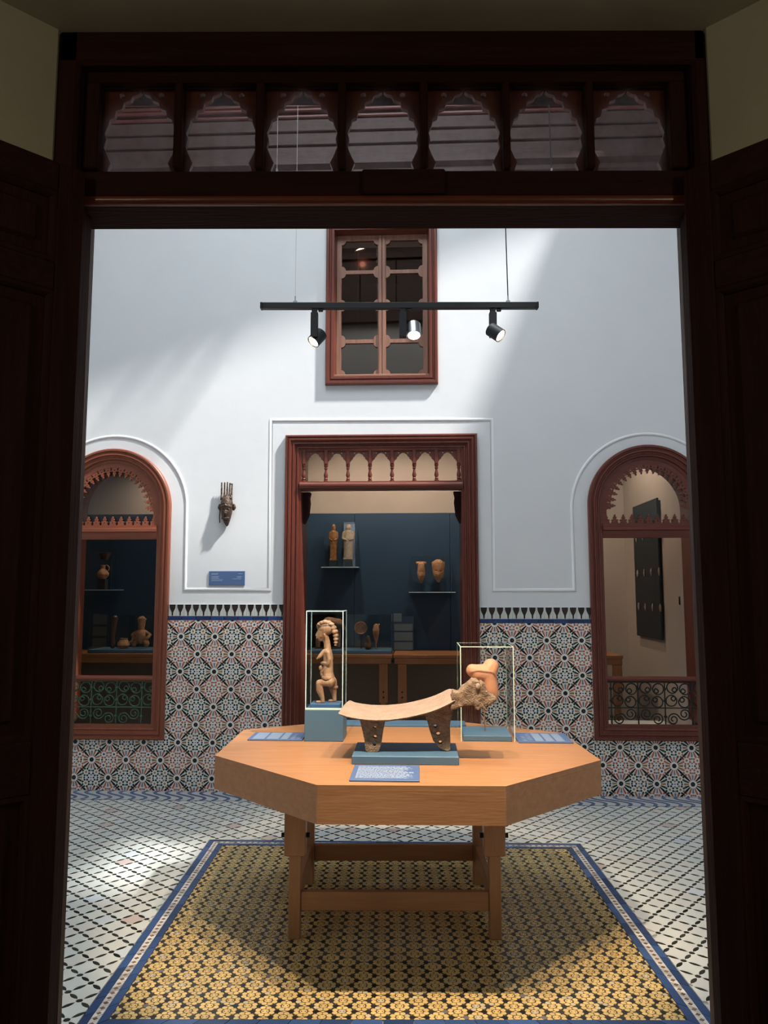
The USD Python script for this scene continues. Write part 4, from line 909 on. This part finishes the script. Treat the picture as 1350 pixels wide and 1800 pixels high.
def standing(name, label, px, py0, py1, wpx, m, stone=False):
    a, b = G(px, py1), G(px, py0); hgt = b[1] - a[1]; w = wpx / FPX * 7.7
    t = wthing(name, label, 'figurine', a[0], YO, a[1] + .001)
    bd = balls([(0, 0, .03 * hgt, w * .42), (0, 0, .30 * hgt, w * .40), (0, 0, .62 * hgt, w * .46), (0, 0, .74 * hgt, w * .40)], 14) + balls([(0, 0, .78 * hgt, w * .2), (0, 0, .9 * hgt, w * .27), (0, 0, .95 * hgt, w * .22)], 12)
    for s in (-1, 1): bd += balls([(s * w * .38, 0, .76 * hgt, w * .16), (s * w * .44, -.01, .60 * hgt, w * .14), (s * w * .16, -w * .40, .55 * hgt, w * .11)], 10)
    bd = bd ^ m3.Manifold.cube((2, 2, 2), True).translate((0, 0, 1))
    part(t, 'figure', soft(bd, .014, 5, .004, 60, int(px)), m, smooth=50); part(t, 'base', rbox(-w * .4, w * .4, -w * .4, w * .4, 0, .02 * hgt + .012, .004), m)
    return t
b1 = G(586, 995)
standing('figurine', 'brown wooden standing figure on the upper glass shelf', 586, 921, 986, 15, 'artifact_gold')
standing('figurine', 'pale grey stone standing figure on the upper glass shelf', 612, 922, 984, 20, 'artifact_pale')
for px in (586, 612):
    bb, tt_ = G(px, 996), G(px, 985); t = wthing('stand', 'small dark stand under the %s figure on the shelf' % ('brown' if px == 586 else 'pale stone'), 'stand', bb[0], YO, sz); part(t, 'block', rbox(-.04, .04, -.04, .04, 0, max(tt_[1] - sz - .001, .01), .003), 'board')
c0, c1 = W2(604, 996, YBL - .02), W2(624, 921, YBL - .02)
t = wthing('backing_plate', 'pale grey-blue plate behind the stone figure', 'plate', (c0[0] + c1[0]) / 2, YBL - .025, sz); part(t, 'plate', rbox(-(c1[0] - c0[0]) / 2, (c1[0] - c0[0]) / 2, 0, .012, 0, c1[1] - sz, .001), 'label_pale')
s2, su2, sz2 = shelf_case('glass_shelf', 'glass wall shelf holding two small clay masks', 724, 795, 978, 1040)
def clay_mask(name, label, px, py0, py1, wpx, pointed):
    a, b = G(px, py1), G(px, py0); hgt = b[1] - a[1]; w = wpx / FPX * 7.7 / 2
    t = wthing(name, label, 'mask', a[0], YO - .02, sz2)
    z0 = a[1] - sz2
    f_ = balls([(0, 0, z0 + .02, .014), (0, -.01, z0 + .42 * hgt, w * .72), (0, 0, z0 + .80 * hgt, w * (.62 if pointed else .86))], 16) + balls([(-w * .7, .01, z0 + hgt * .93, .016), (w * .7, .01, z0 + hgt * .93, .016)], 10)
    f_ += balls([(0, -w * .78, z0 + .36 * hgt, .011), (0, -w * .74, z0 + .52 * hgt, .008)], 8)
    for s in (-1, 1): f_ = f_ - ball((s * w * .32, -w * .82, z0 + .55 * hgt), .014, (1.2, 1, .7), 10)
    part(t, 'face', soft(f_, .012, 3, .004, 70, px), 'artifact_clay', smooth=50); part(t, 'mount', tube([(0, .0, 0), (0, .0, z0 + .03)], .006, 8), 'black_metal')
clay_mask('mask', 'narrow pointed clay mask on the lower glass shelf', 740.5, 987, 1027, 20, True)
clay_mask('mask', 'broad round clay mask on the lower glass shelf', 770.5, 987, 1025, 27, False)
# glass vitrine on the console, behind the carved figure
def console_case(name, label, px0, px1, pytop, Y=YC + .28, d=.40):
    u0 = W2(px0, 1100, Y - d / 2)[0]; u1, z1 = W2(px1, pytop, Y - d / 2); w = u1 - u0
    t = wthing(name, label, 'display case', (u0 + u1) / 2, Y, CH + .001)
    part(t, 'base', rbox(-w / 2, w / 2, -d / 2, d / 2, 0, .03, .002), 'slate_blue')
    h = z1 - CH
    for b in ((-w / 2, w / 2, -d / 2, -d / 2 + .004), (-w / 2, w / 2, d / 2 - .004, d / 2), (-w / 2, -w / 2 + .004, -d / 2 + .005, d / 2 - .005), (w / 2 - .004, w / 2, -d / 2 + .005, d / 2 - .005)): part(t, 'pane', box(*b, .0305, h), 'vitrine_glass')
    part(t, 'top_pane', box(-w / 2, w / 2, -d / 2, d / 2, h + .0005, h + .0045), 'vitrine_glass')
    return t, CH + .0315
cc, cz = console_case('display_case', 'long glass vitrine on the console behind the carved figure', 541, 688, 1081)
YV = YC + .30
def V_(px, py): return np.array(W2(px, py, YV))
a = V_(634, 1103); t = wthing('bowl', 'round orange bowl propped upright inside the long vitrine', 'bowl', a[0], YV + .06, cz)
r_ = 11.5 / FPX * 7.4
bw_ = lathe([(0, .0), (r_ * .6, .004), (r_, .03), (r_ - .006, .032), (r_ * .55, .012), (0, .010)], 32); bw_ = rot(bw_, math.radians(100), (1, 0, 0)); bw_.apply_translation((0, 0, a[1] - cz)); part(t, 'bowl', bw_, 'artifact_clay', smooth=40)
part(t, 'easel', tube([(0, .02, 0), (0, .025, a[1] - cz - r_ * .3)], .006, 8), 'black_metal')
a0, a1 = V_(661, 1133), V_(661, 1097); t = wthing('figurine', 'small pale figurine on a stem in the long vitrine', 'figurine', a0[0], YV, cz)
h0, h1 = a0[1] - cz, a1[1] - cz
part(t, 'figure', soft(balls([(0, 0, h0 + .02, .012), (0, 0, h0 + .3 * (h1 - h0), .022), (0, 0, h0 + .7 * (h1 - h0), .034), (0, 0, h1 - .02, .026)], 12) + balls([(.02, 0, h1 - .02, .012), (.03, 0, h1, .008)], 8), .01, 3, .003, 80, 2), 'artifact_clay', smooth=50)
part(t, 'stem', tube([(0, 0, 0), (0, 0, h0 + .02)], .006, 8), 'brass_rod')
a0, a1 = V_(648, 1150), V_(648, 1124); t = wthing('figurine', 'squat dark conical figure in the long vitrine', 'figurine', a0[0], YV - .08, cz + .003); hh = max(a1[1] - a0[1], .1)
part(t, 'figure', soft(balls([(0, 0, .03, .038), (0, 0, hh * .55, .026), (0, 0, hh * .8, .018)], 12) ^ m3.Manifold.cube((1, 1, 1), True).translate((0, 0, .5)), .01, 2, .003, 80, 5), 'artifact_dark', smooth=50)
a0 = V_(585, 1100); t = wthing('headdress', 'tan bird-shaped wooden piece in the vitrine behind the carved figure', 'sculpture', a0[0], YV + .05, cz)
hz_ = a0[1] - cz
part(t, 'bird', soft(balls([(-.13, 0, hz_ - .02, .025), (-.05, 0, hz_ + .03, .055), (.05, 0, hz_ + .02, .05), (.12, 0, hz_ - .04, .012)], 12) + balls([(-.13, 0, hz_ - .02, .02), (-.15, 0, hz_ - .12, .022), (-.15, 0, .02, .022)], 10) + balls([(.04, 0, hz_ - .0, .035), (.05, 0, .02, .02)], 10), .014, 4, .003, 60, 3), 'artifact_clay', smooth=50)
part(t, 'foot', rbox(-.18, .08, -.03, .03, 0, .012, .003), 'artifact_dark')
# grey text panel right of the vitrine, standing on the console
def text_panel(name, label, px0, px1, py0, py1, Y, blocks):
    u0, z0 = W2(px0, py1, Y); u1, z1 = W2(px1, py0, Y); w = u1 - u0
    t = wthing(name, label, 'text panel', (u0 + u1) / 2, Y + .006, max(z0, CH + .001)); part(t, 'panel', rbox(-w / 2, w / 2, 0, .008, 0, z1 - max(z0, CH), .001), 'bluewall')
    for a, b, c, d in blocks: part(t, 'print_block', box(-w / 2 + a * w, -w / 2 + b * w, -.0015, .0, c * (z1 - z0), d * (z1 - z0)), 'text_grey')
text_panel('text_panel', 'blue panel with grey blocks of print right of the vitrine', 691, 727, 1084, 1151, YC + .50, [(.02, .42, .76, .98), (.05, .95, .52, .70), (.05, .95, .26, .48), (.05, .95, .02, .22)])
# seen through the left window
s3, su3, sz3 = shelf_case('glass_shelf', 'glass wall shelf with bowl and jug behind the left window', 140, 203, 952, 1036)
a = G(184, 977); t = wthing('bowl', 'small dark red bowl raised on a stem behind the left window', 'bowl', a[0], YO, sz3); zz_ = a[1] - sz3; r_ = .062
part(t, 'bowl', moved(lathe([(0, -.045), (r_ * .5, -.04), (r_, .03), (r_ - .005, .032), (r_ * .45, -.03), (0, -.034)], 24), (0, 0, zz_)), 'artifact_dark', smooth=40); part(t, 'stem', tube([(.05, .05, 0), (.05, .05, zz_ - .03), (0, .03, zz_ - .03)], .005, 6), 'black_metal')
a0, a1 = G(182, 1018), G(182, 993); t = wthing('jug', 'small round clay jug with a handle behind the left window', 'jug', a0[0], YO - .02, sz3); z0 = a0[1] - sz3; hh = a1[1] - a0[1]
part(t, 'body', moved(lathe([(0, 0), (.03, 0), (.058, hh * .25), (.060, hh * .42), (.040, hh * .62), (.022, hh * .74), (.026, hh), (.020, hh), (.017, hh * .76), (0, hh * .7)], 24), (0, 0, z0)), 'artifact_clay', smooth=40)
th_ = np.linspace(0, math.pi, 10); part(t, 'handle', tube(np.c_[.028 + .035 * np.sin(th_), np.zeros(10), z0 + hh * (.75 + .22 * np.cos(th_))], .007, 8), 'artifact_clay', smooth=50); part(t, 'stand', rbox(-.04, .04, -.04, .04, 0, max(z0, .004), .001), 'board')
cc2, cz2 = console_case('display_case', 'glass vitrine with a seated idol behind the left window', 156, 330, 1082)
a0, a1 = V_(247, 1152), V_(247, 1091); hh = a1[1] - a0[1]; t = wthing('idol', 'clay idol with tall headdress and round arms behind the left window', 'figurine', a0[0], YV, cz2 + .004); hh *= .84
w_ = .085
ib = balls([(0, 0, hh * .30, .05), (0, 0, hh * .48, .055), (0, 0, hh * .56, .035)], 14) + balls([(0, 0, hh * .56, .026), (0, -.005, hh * .72, .034), (0, 0, hh * .96, .040)], 14)
for s in (-1, 1):
    ib += balls([(s * .04, 0, hh * .55, .018), (s * .085, 0, hh * .44, .018), (s * .07, -.02, hh * .34, .017), (s * .02, -.03, hh * .33, .016)], 10)
    ib += balls([(s * .03, 0, hh * .28, .034), (s * .065, -.02, hh * .16, .028), (s * .062, -.02, .03, .024)], 10)
ib = ib ^ m3.Manifold.cube((2, 2, 2), True).translate((0, 0, 1.0))
part(t, 'figure', soft(ib, .012, 4, .003, 70, 3), 'artifact_clay', smooth=50); part(t, 'headband', moved(lathe([(.030, 0), (.044, 0), (.046, .014), (.030, .014)], 20), (0, 0, hh * .96)), 'artifact_clay', smooth=30)
a0 = V_(220, 1150); t = wthing('pot', 'low round clay pot beside the idol behind the left window', 'pot', a0[0], YV - .05, cz2)
part(t, 'pot', lathe([(0, 0), (.03, 0), (.062, .03), (.058, .055), (.036, .085), (.040, .10), (.033, .10), (.03, .082), (0, .07)], 24), 'artifact_clay', smooth=40)
part(t, 'handle', tube([(.05, 0, .055), (.08, 0, .075), (.085, 0, .10)], .008, 8), 'artifact_clay', smooth=50)
a0, a1 = V_(201, 1153), V_(201, 1094); hh = a1[1] - a0[1]; t = wthing('figurine', 'slender dark figure beside the pot behind the left window', 'figurine', a0[0], YV - .05, cz2)
part(t, 'figure', soft(balls([(0, 0, .02, .024), (0, 0, hh * .35, .018), (.004, 0, hh * .6, .024), (.012, 0, hh * .9, .030)], 12) ^ m3.Manifold.cube((1, 1, 2), True).translate((0, 0, 1)), .012, 3, .003, 70, 4), 'artifact_dark', smooth=50)
text_panel('text_panel', 'dim panel with rows of print behind the left window', 158, 191, 1084, 1151, YC + .50, [(.1, .9, .05, .30), (.1, .9, .36, .60), (.1, .9, .66, .94)])
# seen through the right window
bd = wthing('hanging_board', 'narrow black hanging board set with three rows of small pale ornaments', 'board', 2.405, 0, 0)
y1, y0 = 1.74, .98                                                    # far and near edge along the side wall
bz0 = 1.085
part(bd, 'board', rbox(-.02, 0, y0, y1, bz0, 2.35, .003), 'board')
for r_, zz_ in enumerate((2.03, 1.69, 1.37)):
    for k in range(4):
        yy = y1 - .12 - k * .22
        part(bd, 'ornament', soft(balls([(-.026, yy, zz_ - .035, .006), (-.027, yy, zz_, .010 + .003 * ((k + r_) % 2)), (-.026, yy, zz_ + .03, .006)], 8), .01, 1), 'artifact_pale', smooth=50)
d5 = wthing('door_5', 'brown wooden door edge with a small latch beyond the right window', 'door', atw(1198, 1050, .55)[0], .55, 0, kind='structure')
part(d5, 'leaf', rbox(0, .15, 0, .045, .0, 1.96, .004), 'gallerywood_z'); part(d5, 'moulding', rbox(.03, .12, -.012, .001, .2, 1.85, .006), 'gallerywood_z'); part(d5, 'latch', rbox(-.016, .001, .008, .03, 1.40, 1.47, .004), 'dark_bolt'); part(d5, 'plate', rbox(.06, .09, -.018, -.011, 1.62, 1.78, .002), 'brass_rod')
wp = wthing('plinth', 'long low white plinth on the floor beyond the right window', 'plinth', 1.95, .92, 0); part(wp, 'block', rbox(-.45, .45, -.42, .13, .0, .38, .004), 'white_marble')
# downlights of the gallery
def downlight(u, Y, I, label, aim=None):
    t = wthing('downlight', label, 'ceiling lamp', u, Y, 3.098)
    part(t, 'ring', lathe([(.035, 0), (.06, 0), (.06, -.012), (.05, -.016), (.035, -.012)], 24), 'steel', smooth=40); part(t, 'lens', lathe([(0, -.006), (.034, -.006), (.034, -.009), (0, -.009)], 20), 'lens')
    a = np.array(aim if aim else (0, 0, -1.0)); l = light('SphereLight', f'{t.GetName()}/light', np.array([0, 0, -.05]), np.array([0, 0, -.05]) + a, (1, .82, .62), I, Radius=.03)
    s = UsdLux.ShapingAPI.Apply(l.GetPrim()); s.CreateShapingConeAngleAttr(70); s.CreateShapingConeSoftnessAttr(.6)
downlight(-.45, 1.15, GAL_I * 1.0, 'ceiling downlight in the gallery above the slim figures', (.0, .55, -1))
downlight(.40, 1.15, GAL_I * 1.0, 'ceiling downlight in the gallery above the clay masks', (.0, .55, -1))
downlight(-2.1, 1.75, GAL_I * 1.1, 'ceiling downlight in the gallery behind the left window', (0, .35, -1))
downlight(1.75, 1.2, GAL_I * 1.0, 'ceiling downlight in the gallery behind the right window', (.3, .2, -1))
